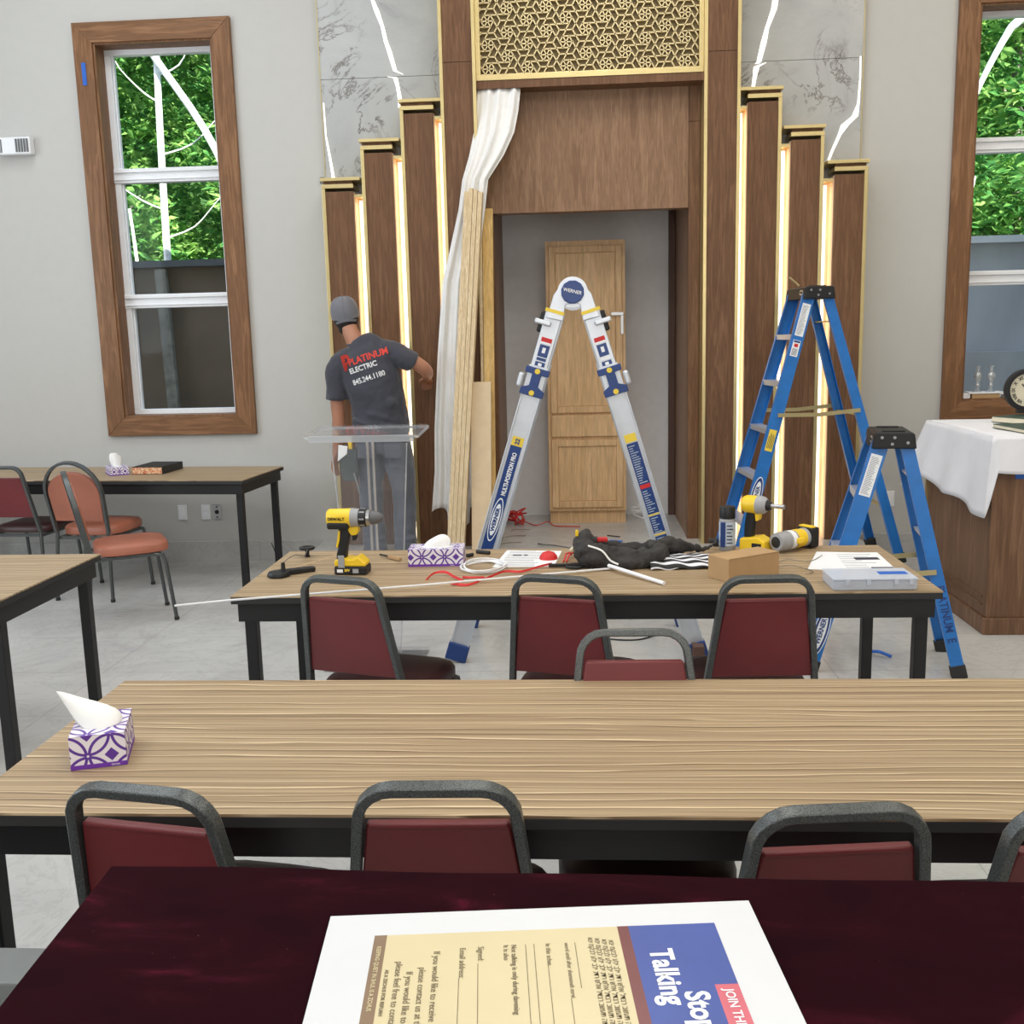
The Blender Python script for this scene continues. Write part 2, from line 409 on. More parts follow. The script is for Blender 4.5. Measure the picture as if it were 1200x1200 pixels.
M_['leaf_dark'] = concrete_like('wooded_hillside', (.010, .035, .012), (.06, .16, .035))
def petals():
    """interlocking petal print of the tissue boxes (metric UVs, one cell per unit)"""
    m, n, l, b = newmat('purple_petal_print'); setp(b, rough=.45)
    uv = n.new('ShaderNodeUVMap'); sep = n.new('ShaderNodeSeparateXYZ'); l.new(uv.outputs[0], sep.inputs[0])
    def mt(op, a, b_=None, c_=None):
        x = n.new('ShaderNodeMath'); x.operation = op
        for i, q in enumerate((a, b_, c_)):
            if q is None: continue
            if hasattr(q, 'links'): l.new(q, x.inputs[i])
            else: x.inputs[i].default_value = q
        return x.outputs[0]
    def cell(o): return mt('ABSOLUTE', mt('SUBTRACT', mt('FRACT', o), .5))
    x = cell(sep.outputs[0]); y = cell(sep.outputs[1])
    a = mt('MAXIMUM', x, y); q = mt('MINIMUM', x, y)
    d2 = mt('SQRT', mt('ADD', mt('POWER', mt('SUBTRACT', 1, a), 2), mt('POWER', q, 2)))
    d0 = mt('SQRT', mt('ADD', mt('POWER', a, 2), mt('POWER', q, 2)))
    ring = mt('LESS_THAN', mt('ABSOLUTE', mt('SUBTRACT', d2, .665)), .045)
    dc = mt('SQRT', mt('ADD', mt('POWER', mt('SUBTRACT', .5, x), 2), mt('POWER', mt('SUBTRACT', .5, y), 2)))
    hub = mt('LESS_THAN', mt('ABSOLUTE', mt('SUBTRACT', dc, .075)), .035)
    nothub = mt('GREATER_THAN', dc, .10)
    dia = mt('LESS_THAN', a, .155)
    r = mt('MAXIMUM', mt('MULTIPLY', ring, nothub), mt('MAXIMUM', hub, dia))
    l.new(mixc(n, l, r, (.78, .74, .80), (.105, .03, .30)), b.inputs['Base Color']); return m
M_['petals'] = petals()
M_['purple'] = plain('purple_band', (.15, .03, .38), .45)
def uvbox(o, s, off=(0, 0)):
    me = o.data; ul = me.uv_layers.new(name='UVMap')
    for p in me.polygons:
        nn = p.normal
        for li in p.loop_indices:
            c = me.vertices[me.loops[li].vertex_index].co
            if abs(nn.z) > .7: u = (c.x, c.y)
            elif abs(nn.x) > abs(nn.y): u = (c.y, c.z)
            else: u = (c.x, c.z)
            ul.data[li].uv = (((u[0]-off[0])+(u[1]-off[1]))/s*.7071, ((u[1]-off[1])-(u[0]-off[0]))/s*.7071)
def stripes():
    m, n, l, b = newmat('black_white_stripes'); setp(b, rough=.8)
    wv = n.new('ShaderNodeTexWave'); wv.bands_direction = 'Y'; wv.inputs['Scale'].default_value = 9; wv.inputs['Distortion'].default_value = 1.2
    l.new(coords(n, l, (1, 1, 1)), wv.inputs[0])
    l.new(ramp(n, l, wv.outputs[0], [(.45, (.02, .02, .02)), (.55, (.75, .75, .8))], 'CONSTANT'), b.inputs['Base Color']); return m
M_['stripes'] = stripes()
def red_floral():
    m, n, l, b = newmat('red_gold_page_edge'); setp(b, rough=.6)
    f = noise(n, l, coords(n, l, (1, 1, 1.6)), 60, 3, .6, 2)
    l.new(ramp(n, l, f, [(.42, (.80, .66, .45)), (.50, (.70, .35, .12)), (.58, (.50, .03, .03))]), b.inputs['Base Color']); return m
M_['red_floral'] = red_floral()
def concrete(name, c1, c2):
    m, n, l, b = newmat(name); setp(b, rough=.9)
    f = noise(n, l, coords(n, l, (1, 1, .6)), 1.1, 6, .6, .4)
    l.new(ramp(n, l, f, [(.3, c1), (.7, c2)]), b.inputs['Base Color']); return m
M_['dark_well'] = concrete('stained_plywood', (.135, .092, .062), (.27, .19, .13))
M_['pale_well'] = concrete('pale_concrete', (.36, .35, .36), (.52, .51, .52))
M_['pale_coping'] = concrete('pale_coping', (.6, .6, .6), (.7, .7, .7))
M_['ground'] = concrete('forest_floor', (.07, .09, .04), (.16, .15, .09))

# ================================================================ STRUCTURE
struct(MB().box(-6, 6, -3, 7.42, -.1, 0).build('floor', M_['floor']))
struct(MB().box(-1.9, 1.97, 6.15, 8.40, 0.0005, .15).build('floor_platform', M_['floor'], bevel=.003))
def rects_wall(xs, zs, holes, y0, y1):
    b = MB()
    for i in range(len(xs)-1):
        for j in range(len(zs)-1):
            cx, cz = (xs[i]+xs[i+1])/2, (zs[j]+zs[j+1])/2
            if not any(h[0] < cx < h[1] and h[2] < cz < h[3] for h in holes): b.box(xs[i], xs[i+1], y0, y1, zs[j], zs[j+1])
    return b
WL = (-3.35, -2.50, 1.09, 3.70); WR = (2.68, 3.54, 1.09, 3.70); NI = (-.60, .87, 0, 2.56)
struct(rects_wall([-6, WL[0], WL[1], NI[0], NI[1], WR[0], WR[1], 6], [0, 1.09, 2.56, 3.70, 5.4], [WL, WR, NI], 7.42, 7.62).build('wall_back', M_['wall']))
struct(MB().box(-6.2, -6, -3, 7.62, 0, 5.4).build('wall_left', M_['wall']))
struct(MB().box(6, 6.2, -3, 7.62, 0, 5.4).build('wall_right', M_['wall']))
struct(MB().box(-6.2, 6.2, -3.2, -3, 0, 5.4).build('wall_front', M_['wall']))
struct(MB().box(-6.2, 6.2, -3.2, 7.62, 5.4, 5.6).build('ceiling', M_['ceiling']))
b = MB(); b.box(-.66, -.60, 7.62, 8.40, .15, 2.62).box(.87, .93, 7.62, 8.40, .15, 2.62).box(-.66, .93, 8.35, 8.46, 0, 2.62).box(-.66, .93, 7.62, 8.46, 2.56, 2.66)
struct(b.build('wall_niche', M_['niche']))
struct(MB().box(-6, -1.9, 7.395, 7.42, 0, .15).build('baseboard_left', M_['skirt'], bevel=.002))
struct(MB().box(1.97, 6, 7.395, 7.42, 0, .15).build('baseboard_right', M_['skirt'], bevel=.002))

def window(name, W, tape=False):
    x0, x1, z0, z1 = W
    e = bpy.data.objects.new(name, None); COL.objects.link(e); e['kind'] = 'structure'; e.location = (0, 0, 0)
    c = .135; y0, y1 = 7.385, 7.42
    def pr(poly, mat):
        MB().prism(poly, y0, y1).build('casing', M_[mat], e, bevel=.003)
    ix0, ix1, iz0, iz1 = x0, x1, z0, z1
    pr([(ix0-c, iz0-c), (ix0, iz0), (ix0, iz1), (ix0-c, iz1+c)], 'casing_z')
    pr([(ix1, iz0), (ix1+c, iz0-c), (ix1+c, iz1+c), (ix1, iz1)], 'casing_z')
    pr([(ix0-c, iz1+c), (ix0, iz1), (ix1, iz1), (ix1+c, iz1+c)], 'casing_x')
    pr([(ix0-c, iz0-c), (ix1+c, iz0-c), (ix1, iz0), (ix0, iz0)], 'casing_x')
    # jambs lining the opening
    j = MB().box(x0, x0+.015, 7.40, 7.56, z0, z1).box(x1-.015, x1, 7.40, 7.56, z0, z1).box(x0+.0151, x1-.0151, 7.40, 7.56, z1-.012, z1).box(x0+.0151, x1-.0151, 7.40, 7.56, z0, z0+.012)
    j.build('jamb', M_['casing_z'], e)
    f = MB(); w_ = .045
    X0, X1 = x0+.0152, x1-.0152
    f.box(X0, X0+w_, 7.535, 7.60, z0+.0502, z1-.0502).box(X1-w_, X1, 7.535, 7.60, z0+.0502, z1-.0502)
    f.box(X0, X1, 7.5352, 7.60, z1-.05, z1-.0125).box(X0, X1, 7.5352, 7.60, z0+.0125, z0+.05)
    for za, zb in ((2.775, 2.875), (1.885, 1.985)):
        f.box(X0+.0005, X1-.0005, 7.525, 7.5995, za, zb).box(X0+.001, X1-.001, 7.515, 7.53, za+.018, za+.024).box(X0+.01, X1-.01, 7.51, 7.53, zb-.03, zb-.004)
    for za, zb in ((1.12, 1.885), (1.985, 2.775), (2.875, 3.66)):
        f.box(X0+w_, X0+w_+.012, 7.555, 7.59, za, zb).box(X1-w_-.012, X1-w_, 7.555, 7.59, za, zb)
    f.build('sash_frame', M_['white'], e, bevel=.003)
    for za, zb in ((1.12, 1.885), (1.985, 2.775), (2.875, 3.66)):
        MB().box(X0+w_, X1-w_, 7.574, 7.578, za, zb).build('pane', M_['glass'], e)
    return e
window('window_1', WL); window('window_2', WR)
tag(MB().box(-3.435, -3.405, 7.381, 7.385, 3.42, 3.57).build('masking_tape', M_['tape']), 'small strip of blue masking tape stuck on the left window casing', 'tape')

# outside: ground, light wells, forest
struct(MB().box(-22, 22, 7.62, 32, -.6, -.3).build('ground_outside', M_['ground']))
def well(x0, x1, matn, lab, poles):
    r = thing('retaining_wall', lab, 'wall', ((x0+x1)/2, 9.6, -.3))
    cx = (x0+x1)/2
    b = MB().box(x0-cx, x1-cx, -.06, .12, 0, 2.62); b.build('panel', M_[matn], r)
    MB().box(x0-cx, x1-cx, -.12, .16, 2.62, 2.68).build('coping', M_['grey' if matn == 'dark_well' else 'pale_coping'], r)
    return r
well(-8, 0, 'dark_well', 'dark stained plywood retaining wall outside the left window', 0)
well(.1, 8, 'pale_well', 'pale blue grey concrete retaining wall outside the right window', 0)
tag(MB().box(1.5, 7, 9.30, 9.53, -.3, 1.38).build('concrete_ledge', M_['pale_well']), 'low concrete ledge at foot of retaining wall beyond right window', 'ledge')
tag(MB().rtube([(-3.79, 9.44, -.3), (-3.80, 9.46, 1.0), (-3.84, 9.5, 2.30)], .10, .06, (0, 1, 0)).build('timber_post', M_['branch']), 'weathered grey timber post leaning on dark retaining wall', 'post')

def leaf_mesh(name, blobs, N, size):
    vs = []; fs = []
    for i in range(N):
        c, r = random.choice(blobs)
        while True:
            p = Vector((random.uniform(-1, 1), random.uniform(-1, 1), random.uniform(-1, 1)))
            if .15 < p.length < 1: break
        p = Vector(c) + Vector((p.x*r[0], p.y*r[1], p.z*r[2]))
        e = Euler((random.uniform(-.9, .9), random.uniform(-.9, .9), random.uniform(0, 6.28))).to_matrix()
        s = size*random.uniform(.6, 1.3); b = len(vs)
        for q in ((0, -1, 0), (.42, -.1, .12), (0, 1, 0), (-.42, -.1, .12)): vs.append(tuple(p + e @ (Vector(q)*s)))
        fs += [(b, b+1, b+2), (b, b+2, b+3)]
    me = bpy.data.meshes.new(name); me.from_pydata(vs, [], fs); me.materials.append(M_['leaf']); return me
fol = []
for k in range(3):
    blobs = [((random.uniform(-1.3, 1.3), random.uniform(-.9, .9), random.uniform(.8, 8.2)), (random.uniform(.7, 1.3), .9, random.uniform(.25, .55))) for _ in range(26)]
    fol.append(leaf_mesh('foliage', blobs, 17000, .092))
tm = MB().tube([(0, 0, 0), (.1, 0, 2.5), (0, .1, 5), (.1, 0, 8.4)], [.085, .075, .055, .025], 8)
for q in range(9):
    z = 1.6+q*.7; a = q*2.3
    tm.tube([(0.05, 0, z), (.6*cos(a), .5*sin(a), z+.5), (1.2*cos(a), .9*sin(a), z+.75)], [.035, .022, .01], 5)
tmo = tm.build('trunk', M_['branch'], smooth=True); tme = tmo.data; bpy.data.objects.remove(tmo)
k = 0
TREES = [(-9.2, 13.6), (-6.2, 13.4), (-3.2, 13.6), (-7.7, 16.4), (-4.6, 16.6), (-1.4, 16.2), (2.4, 13.6), (5.4, 13.4), (8.4, 13.6), (3.9, 16.5), (6.9, 16.4), (10.0, 16.6)]
for x, y in TREES:
    side = 'left' if x < 0 else 'right'
    t = thing('tree', f'green leafy tree in the woods seen through the {side} window', 'tree', (x, y, -.3), random.uniform(0, 6), f'woodland trees beyond the {side} window')
    for nm, me in (('foliage', fol[k % 3]), ('trunk', tme)):
        o = bpy.data.objects.new(nm, me); COL.objects.link(o); o.parent = t
    k += 1
bl = [((random.uniform(-11, 11), random.uniform(-.6, .6), random.uniform(0, 10)), (1.3, .6, .8)) for _ in range(170)]
hb = MB(); hb.add([(-26, 21.2, -.4), (26, 21.2, -.4), (26, 27, 15), (-26, 27, 15), (-26, 30, 15), (26, 30, 15), (26, 30, -.6), (-26, 30, -.6)], [(0, 1, 2, 3), (3, 2, 5, 4), (4, 5, 6, 7), (0, 7, 6, 1), (0, 3, 4, 7), (1, 6, 5, 2)])
struct(hb.build('hillside', M_['leaf_dark']))
o = bpy.data.objects.new('woodland_foliage', leaf_mesh('woodland_foliage', bl, 62000, .14)); COL.objects.link(o); o.location = (0, 20.5, -.3)
tag(o, 'dense mass of green leaves deep in the woods behind the trees', 'foliage', kind='stuff')
def twigs(s, pts, n):
    r_ = random.Random(len(pts)+n); P = smoothpath(pts, 8)
    for i in range(n):
        p = P[int(len(P)*(.30+.6*i/n))]; a = 1 if i % 2 else -1; L_ = r_.uniform(.45, .95)
        s.tube(smoothpath([p, p+Vector((a*L_*.35, .1, .12)), p+Vector((a*L_*.7, .0, .34)), p+Vector((a*L_, .1, .62))], 3), [.010-.0008*q for q in range(10)], 5)
    return s
MB.twigs = twigs
def birch(pts, rs, lab, br=0):
    pts = [(x*.9, y*.9, -.3 if z < 0 else (z-1.62)*.9+1.62) for x, y, z in pts]
    tag(MB().tube(smoothpath(pts, 5), [.55*rs[0]+.55*(rs[1]-rs[0])*i/(5*(len(pts)-1)) for i in range(5*(len(pts)-1)+1)], 8).twigs(pts, br).build('birch_trunk', M_['birch'], smooth=True), lab, 'tree trunk')
birch([(-4.78, 12, -.3), (-4.76, 12, 2.5), (-4.70, 12, 4.9), (-4.6, 12, 7)], (.085, .05), 'straight white birch trunk standing upright beyond the left window', 9)
birch([(-3.55, 11.9, 2.3), (-4.06, 11.9, 3.77), (-4.66, 11.9, 4.75), (-4.9, 11.9, 5.1)], (.075, .06), 'white birch trunk leaning diagonally across the top left window pane')
birch([(-5.18, 12.2, -.3), (-5.2, 12.2, 2.2), (-5.25, 12.2, 3.2)], (.045, .03), 'slim pale trunk at the far left of the left window view')
birch([(4.15, 11.9, 3.6), (4.35, 11.9, 4.16), (4.6, 11.9, 4.65), (4.74, 11.9, 4.8), (5.4, 11.9, 5.4)], (.035, .09), 'white birch limb slanting up through the right window')
birch([(4.50, 12.6, -.3), (4.42, 12.6, 2.0), (4.60, 12.6, 3.3)], (.03, .02), 'slim pale sapling stem low in the right window view')
birch([(-4.15, 13, -.3), (-4.12, 13, 2.4), (-4.10, 13, 3.4)], (.035, .02), 'thin pale stem standing right of the straight birch')

# ================================================================ ARK WALL
CX = .10
for sgn, xa, xb, lab in ((-1, -1.75, -.64, 'left'), (1, .84, 1.93, 'right')):
    t = thing('marble_cladding', f'grey veined marble wall slabs on the {lab} side of the tall wood surround', 'marble panel', ((xa+xb)/2, 7.40, 2.0))
    c = (xa+xb)/2
    MB().box(xa-c, xb-c, -.012, .018, 1.395, 3.1).build('slab', M_['marble'], t)
    MB().box(xa-c, xb-c, -.012, .018, -1.85, 1.392).build('slab', M_['marble'], t)
    xe = xa if sgn < 0 else xb
    MB().box(xe-c-.003, xe-c+.003, -.016, .018, -1.85, 3.1).build('edge_strip', M_['brass'], t)
def crack(pts, lab):
    b = MB(); n = len(pts)
    L = [(x-w*.38, z) for x, z, w in pts]; R = [(x+w*.38, z) for x, z, w in pts]
    for i in range(n-1): b.prism([L[i], R[i], R[i+1], L[i+1]], 7.380, 7.388)
    tag(b.build('lightning_strip', M_['led_cool']), lab, 'light strip')
crack([(-1.42, 4.15, .03), (-1.39, 4.02, .025), (-1.36, 3.89, .03), (-1.335, 3.82, .045), (-1.30, 3.72, .03), (-1.28, 3.62, .035), (-1.26, 3.56, .04), (-1.225, 3.43, .035), (-1.17, 3.405, .006)], 'glowing white jagged light strip running down the left marble to the slab joint')
crack([(-1.28, 3.395, .004), (-1.225, 3.385, .04), (-1.21, 3.32, .03), (-1.20, 3.25, .035), (-1.20, 3.19, .035)], 'short glowing light strip just above the tallest left stepped pilaster')
crack([(1.40, 4.1, .03), (1.36, 3.9, .05), (1.335, 3.72, .05), (1.29, 3.60, .035), (1.27, 3.51, .05), (1.24, 3.39, .04), (1.225, 3.38, .03)], 'glowing white jagged light strip running down the right marble to the slab joint')
crack([(1.29, 3.385, .004), (1.225, 3.36, .05), (1.21, 3.27, .03), (1.20, 3.2, .03)], 'short glowing light strip just above the tallest right stepped pilaster')
crack([(1.91, 3.40, .01), (1.912, 3.27, .012), (1.905, 3.10, .018), (1.885, 3.02, .055), (1.82, 2.965, .07), (1.785, 2.90, .03), (1.74, 2.80, .025), (1.71, 2.72, .02)], 'glowing crooked light strip at the outer right edge of the marble')
crack([(-1.735, 3.24, .01), (-1.73, 3.02, .012), (-1.71, 2.88, .02), (-1.695, 2.76, .025), (-1.69, 2.7, .03)], 'thin glowing light strip at the outer left edge of the marble')

def pilaster(xa, xb, ztop, side, lab):
    """side -1: left of the ark; gold upright on the outer edge, cap overhanging"""
    t = thing('stepped_pilaster', lab, 'pilaster', ((xa+xb)/2, 7.30, .1505), group='stepped walnut pilasters flanking the ark')
    c = (xa+xb)/2; a, b = xa-c, xb-c; z1 = ztop-.15
    MB().box(a+.004, b-.004, -.10, .085, 0, z1-.09).build('body', M_['walnut'], t, bevel=.002)
    oe = a if side < 0 else b; s = 1 if side < 0 else -1
    g = MB()
    x_ = sorted((oe, oe+s*.024)); g.box(x_[0], x_[1], -.108, .085, 0, z1-.069)
    g.box(a, b, -.110, .085, z1-.069, z1-.042)
    ie = b if side < 0 else a
    g.build('gold_trim', M_['gold'], t, bevel=.0015)
    sp = (b-.0038, b) if side < 0 else (a, a+.0038)
    MB().box(sp[0], sp[1], -.085, .085, 0, z1-.0955).build('lit_side_face', M_['glow_wood'], t)  # thin pale skin over the walnut side, coloured as lit by the LED
    MB().box(a+.010, b-.010, -.09, .085, z1-.0419, z1-.0221).build('reveal', M_['walnut'], t)
    k = sorted((oe-s*.005, ie+s*.05))
    MB().box(k[0], k[1], -.122, .085, z1-.022, z1).build('cap', M_['gold'], t, bevel=.002)
    return t
PL = [(-1.735, -1.515, 2.71), (-1.455, -1.235, 2.955), (-1.175, -.945, 3.20)]
PR = [(1.14, 1.365, 3.19), (1.425, 1.645, 2.94), (1.715, 1.935, 2.71)]
names = ['lowest walnut pilaster with gold cap at the far {} end', 'middle-height walnut pilaster with gold cap on the {} side', 'tallest stepped walnut pilaster with gold cap on the {} side']
for i, (a, b_, z) in enumerate(PL): pilaster(a, b_, z, -1, names[i].format('left'))
for i, (a, b_, z) in enumerate(PR): pilaster(a, b_, z, 1, names[2-i].format('right'))
def reveal(xa, xb, zt, side, lab):
    t = thing('light_channel', lab, 'light strip', ((xa+xb)/2, 7.36, .151), group='glowing light channels between the pilasters')
    c = (xa+xb)/2; a, b_ = xa-c, xb-c
    MB().box(a, b_, -.03, .03, 0, zt).build('back_board', M_['glow_wood'], t)
    # glowing strip lies against the pilaster nearer the centre
    s = (b_-.034, b_-.002) if side < 0 else (a+.002, a+.034)
    MB().box(s[0], s[1], -.105, -.032, .005, zt-.02).build('diffuser', M_['led'], t)
    MB().box(a, b_, -.14, -.03, zt, zt+.02).build('gold_trim', M_['gold'], t)
for i, (a, b_) in enumerate(((-1.515, -1.455), (-1.235, -1.175), (-.945, -.885))):
    reveal(a, b_, PL[i][2]-.15-.13, -1, ['outermost warm glowing channel left of the ark', 'warm glowing channel between the two taller left pilasters', 'warm glowing channel beside the full-height left pilaster'][i])
for i, (a, b_) in enumerate(((1.08, 1.14), (1.365, 1.425), (1.645, 1.715))):
    reveal(a, b_, [PR[0][2], PR[1][2], PR[2][2]][i]-.15-.13, 1, ['warm glowing channel beside the full-height right pilaster', 'warm glowing channel between the two taller right pilasters', 'outermost warm glowing channel right of the ark'][i])
for xa, xb, lab in ((-.885, -.645, 'full-height walnut pilaster with gold edges, left of the ark opening'), (.845, 1.08, 'full-height walnut pilaster with gold edges, right of the ark opening')):
    t = thing('tall_pilaster', lab, 'pilaster', ((xa+xb)/2, 7.25, .1505)); c = (xa+xb)/2
    MB().box(xa-c+.02, xb-c-.02, -.14, .135, 0, 3.25).build('body', M_['walnut'], t)
    MB().box(xa-c+.02, xb-c-.02, -.14, .135, 3.2535, 4.7).build('body', M_['walnut'], t)
    MB().box(xa-c, xa-c+.022, -.150, .135, 0, 4.7).build('gold_trim', M_['gold'], t, bevel=.001)
    MB().box(xb-c-.022, xb-c, -.150, .135, 0, 4.7).build('gold_trim', M_['gold'], t, bevel=.001)
# header and jambs
t = thing('ark_surround', 'recessed walnut header panel and side boards framing the ark opening', 'wood surround', (.1, 7.35, .1505))
MB().box(-.74, .665, -.06, .06, 2.30, 3.45).build('header_panel', M_['walnut_light'], t)
MB().box(.668, .742, -.06, .06, 2.86, 3.45).build('side_board', M_['walnut'], t)
MB().box(.668, .742, -.06, .06, 0, 2.857).build('side_board', M_['walnut'], t)
MB().box(-.742, -.668, -.065, .06, 0, 2.295).build('side_board', M_['walnut'], t)
MB().box(.672, .692, .062, .96, 0, 2.40).build('jamb_lining', M_['walnut_light'], t)
MB().box(-.70, -.68, .062, .96, 0, 2.40).build('jamb_lining', M_['walnut_light'], t)
MB().box(.62, .668, .93, .965, 0, 2.40).build('back_stile', M_['brown'], t)
# lattice screen
t = thing('lattice_screen', 'gold geometric lattice screen of hexagon stars above the ark opening', 'screen', (.1, 7.17, 3.29))
x0, x1, z0, z1 = -.745, .745, 0, 1.35
MB().box(x0, x1, .03, .05, 0, z1).build('backing', M_['gold_dark'], t)
g = MB().box(x0, x1, -.035, .05, -.005, .032).box(x0, x0+.03, -.035, .05, .032, z1).box(x1-.03, x1, -.035, .05, .032, z1)
g.build('frame', M_['gold'], t, bevel=.002)
MB().box(x0, x1, -.03, .13, -.055, -.006).build('bottom_rail', M_['walnut'], t)
s = .149; r6 = .0415; ap = r6*sqrt(3)/2; R6 = s/sqrt(3); lt = MB()
def clip(p, q, X0=x0+.03, X1=x1-.03, Z0=.032, Z1=z1):
    t0, t1 = 0, 1; d = (q[0]-p[0], q[1]-p[1])
    for a, b_ in ((-d[0], p[0]-X0), (d[0], X1-p[0]), (-d[1], p[1]-Z0), (d[1], Z1-p[1])):
        if abs(a) < 1e-9:
            if b_ < 0: return None
        else:
            r = b_/a
            if a < 0: t0 = max(t0, r)
            else: t1 = min(t1, r)
    return ((p[0]+d[0]*t0, p[1]+d[1]*t0), (p[0]+d[0]*t1, p[1]+d[1]*t1)) if t0 < t1 else None
def seg(p, q, w_=.0080):
    c = clip(p, q)
    if c: lt.rtube([(c[0][0], .012, c[0][1]), (c[1][0], .012, c[1][1])], w_, .03, (0, 1, 0))
for i in range(-8, 9):
    for j in range(-12, 20):
        cx, cz = i*s*sqrt(3)/2-.02, j*s + (i % 2)*s/2
        if not (x0-.1 < cx < x1+.1 and -.1 < cz < z1+.1): continue
        for k in range(6):
            a0 = radians(60*k); a1 = radians(60*(k+1))
            A = (cx+r6*cos(a0), cz+r6*sin(a0)); B = (cx+r6*cos(a1), cz+r6*sin(a1))
            seg((cx, cz), A)
            u = ((A[0]-B[0])/r6, (A[1]-B[1])/r6); L_ = R6 - ap/sqrt(3) - r6/2
            seg(B, (A[0]+u[0]*L_, A[1]+u[1]*L_))
            if k < 3: seg((cx+R6*cos(a0), cz+R6*sin(a0)), (cx+R6*cos(a1), cz+R6*sin(a1)))
lt.build('lattice', M_['screen_gold'], t)

# curtain, tied aside
def sheet(rows, nu, yf, ny):
    """rows: (z, xl, xr, y); vertical folds"""
    b = MB(); vs = []; fs = []
    R = len(rows)
    for i, (z, xl, xr, y, amp) in enumerate(rows):
        for k in range(nu+1):
            u = k/nu; vs.append((xl+(xr-xl)*u, y + amp*.7*sin(u*ny*2*pi+i*.06) + amp*.45*sin(u*ny*3.3*pi+1.3-i*.05), z + yf(u, i)))
    for i in range(R-1):
        for k in range(nu): a = i*(nu+1)+k; fs.append((a, a+1, a+nu+2, a+nu+1))
    b.add(vs, fs); return b
key = [(3.235, -.64, -.355, 7.16, .012), (3.10, -.65, -.37, 7.14, .014), (2.95, -.67, -.40, 7.10, .016), (2.80, -.70, -.47, 7.05, .018), (2.64, -.745, -.575, 7.0, .018), (2.45, -.775, -.60, 6.99, .016), (2.2, -.84, -.64, 6.99, .014),
       (1.98, -.90, -.68, 6.99, .014), (1.5, -.95, -.71, 6.99, .014), (1.0, -.99, -.73, 6.99, .014), (.70, -1.0, -.72, 6.99, .016), (.42, -1.03, -.70, 6.99, .02)]
rows = []
for i in range(len(key)-1):
    for q in range(4):
        f = q/4; rows.append(tuple(key[i][c]*(1-f)+key[i+1][c]*f for c in range(5)))
rows.append(key[-1])
rows = [(z-.15*0, a, b_, c, d) for z, a, b_, c, d in rows]
NR = len(rows)
o = sheet(rows, 48, lambda u, i: (-.10*(u > .35)*(u < .8) if i == NR-1 else 0)+(.03*sin(u*9) if i >= NR-1 else 0), 3.2).build('curtain', M_['curtain'], smooth=True, solid=.004)
tag(o, 'white curtain gathered aside and hanging down the left of the ark', 'curtain')
# leaning timber
def lean(name, x0, x1, y0, y1, xt, yt, z1, mat, lab, cat, th=.04):
    """board with foot at y0.. leaning to yt at top"""
    b = MB(); vs = [(x0, y0, .151), (x1, y0, .151), (x1, y1, .151), (x0, y1, .151)]
    w_ = x1-x0; d = y1-y0
    vs += [(xt, yt, z1), (xt+w_, yt, z1), (xt+w_, yt+d, z1), (xt, yt+d, z1)]
    b.add(vs, [(0, 1, 2, 3), (4, 5, 6, 7), (0, 1, 5, 4), (1, 2, 6, 5), (2, 3, 7, 6), (3, 0, 4, 7)])
    return tag(b.build(name, M_[mat], bevel=.002), lab, cat)
for i in range(4):
    x = -.905+i*.0295
    lean('leaning_plank', x, x+.028, 6.74, 6.83, x+.185-.012*i*0, 6.88, [2.55, 2.57, 2.56, 2.545][i], 'ply', ['leftmost thin plank of the bundle leaning on the white curtain', 'second thin plank from left in the leaning bundle', 'third thin plank from left in the leaning bundle', 'rightmost thin plank of the bundle leaning beside the white curtain'][i], 'plank')['group'] = 'thin planks leaning on the curtain'
tag(MB().box(-.738, -.70, 6.872, 6.876, 2.31, 2.37).build('painters_tape', M_['tape']), 'patch of blue tape wrapped on leaning plank bundle', 'tape')
lean('pine_stud', -.645, -.575, 6.86, 6.90, -.632, 7.15, 2.47, 'pine', 'tall yellow pine stud leaning upright left of the cupboard opening', 'board')
lean('thin_batten', -.668, -.648, 6.9, 6.93, -.655, 7.14, 2.46, 'ply', 'thin wood batten just left of the yellow pine stud', 'board')
lean('pale_board', -.735, -.60, 6.78, 6.80, -.715, 6.855, 1.32, 'pale_board', 'short smooth pale board leaning in front of the pine stud', 'board')
# cupboard in niche
t = thing('pantry_cupboard', 'tall unfinished maple pantry cupboard standing inside the ark opening', 'cupboard', (.065, 8.12, .1505))
MB().box(-.30, .30, -.18, .18, .10, 2.16).build('body', M_['maple'], t, bevel=.002)
MB().box(-.295, .295, -.15, .16, 0, .10).build('toe_kick', M_['maple'], t)
def shaker(z0_, z1_, name):
    x_ = .275; r = .05
    b = MB().box(-x_, -x_+r, -.20, -.18, z0_, z1_).box(x_-r, x_, -.20, -.18, z0_, z1_).box(-x_+r, x_-r, -.20, -.18, z1_-r, z1_).box(-x_+r, x_-r, -.20, -.18, z0_, z0_+r)
    b.box(-x_+r, x_-r, -.188, -.18, z0_+r, z1_-r)
    d = b.build(name, M_['maple'], t, bevel=.004)
    return d
shaker(.87, 2.12, 'door'); shaker(.13, .66, 'door')
MB().box(-.275, .275, -.20, -.18, .685, .85).build('drawer', M_['maple'], t, bevel=.006)
h = MB().box(.19, .285, -.225, -.20, 1.60, 1.625).box(.262, .285, -.22, -.18, 1.46, 1.60); h.build('latch', M_['steel'], t, bevel=.002)

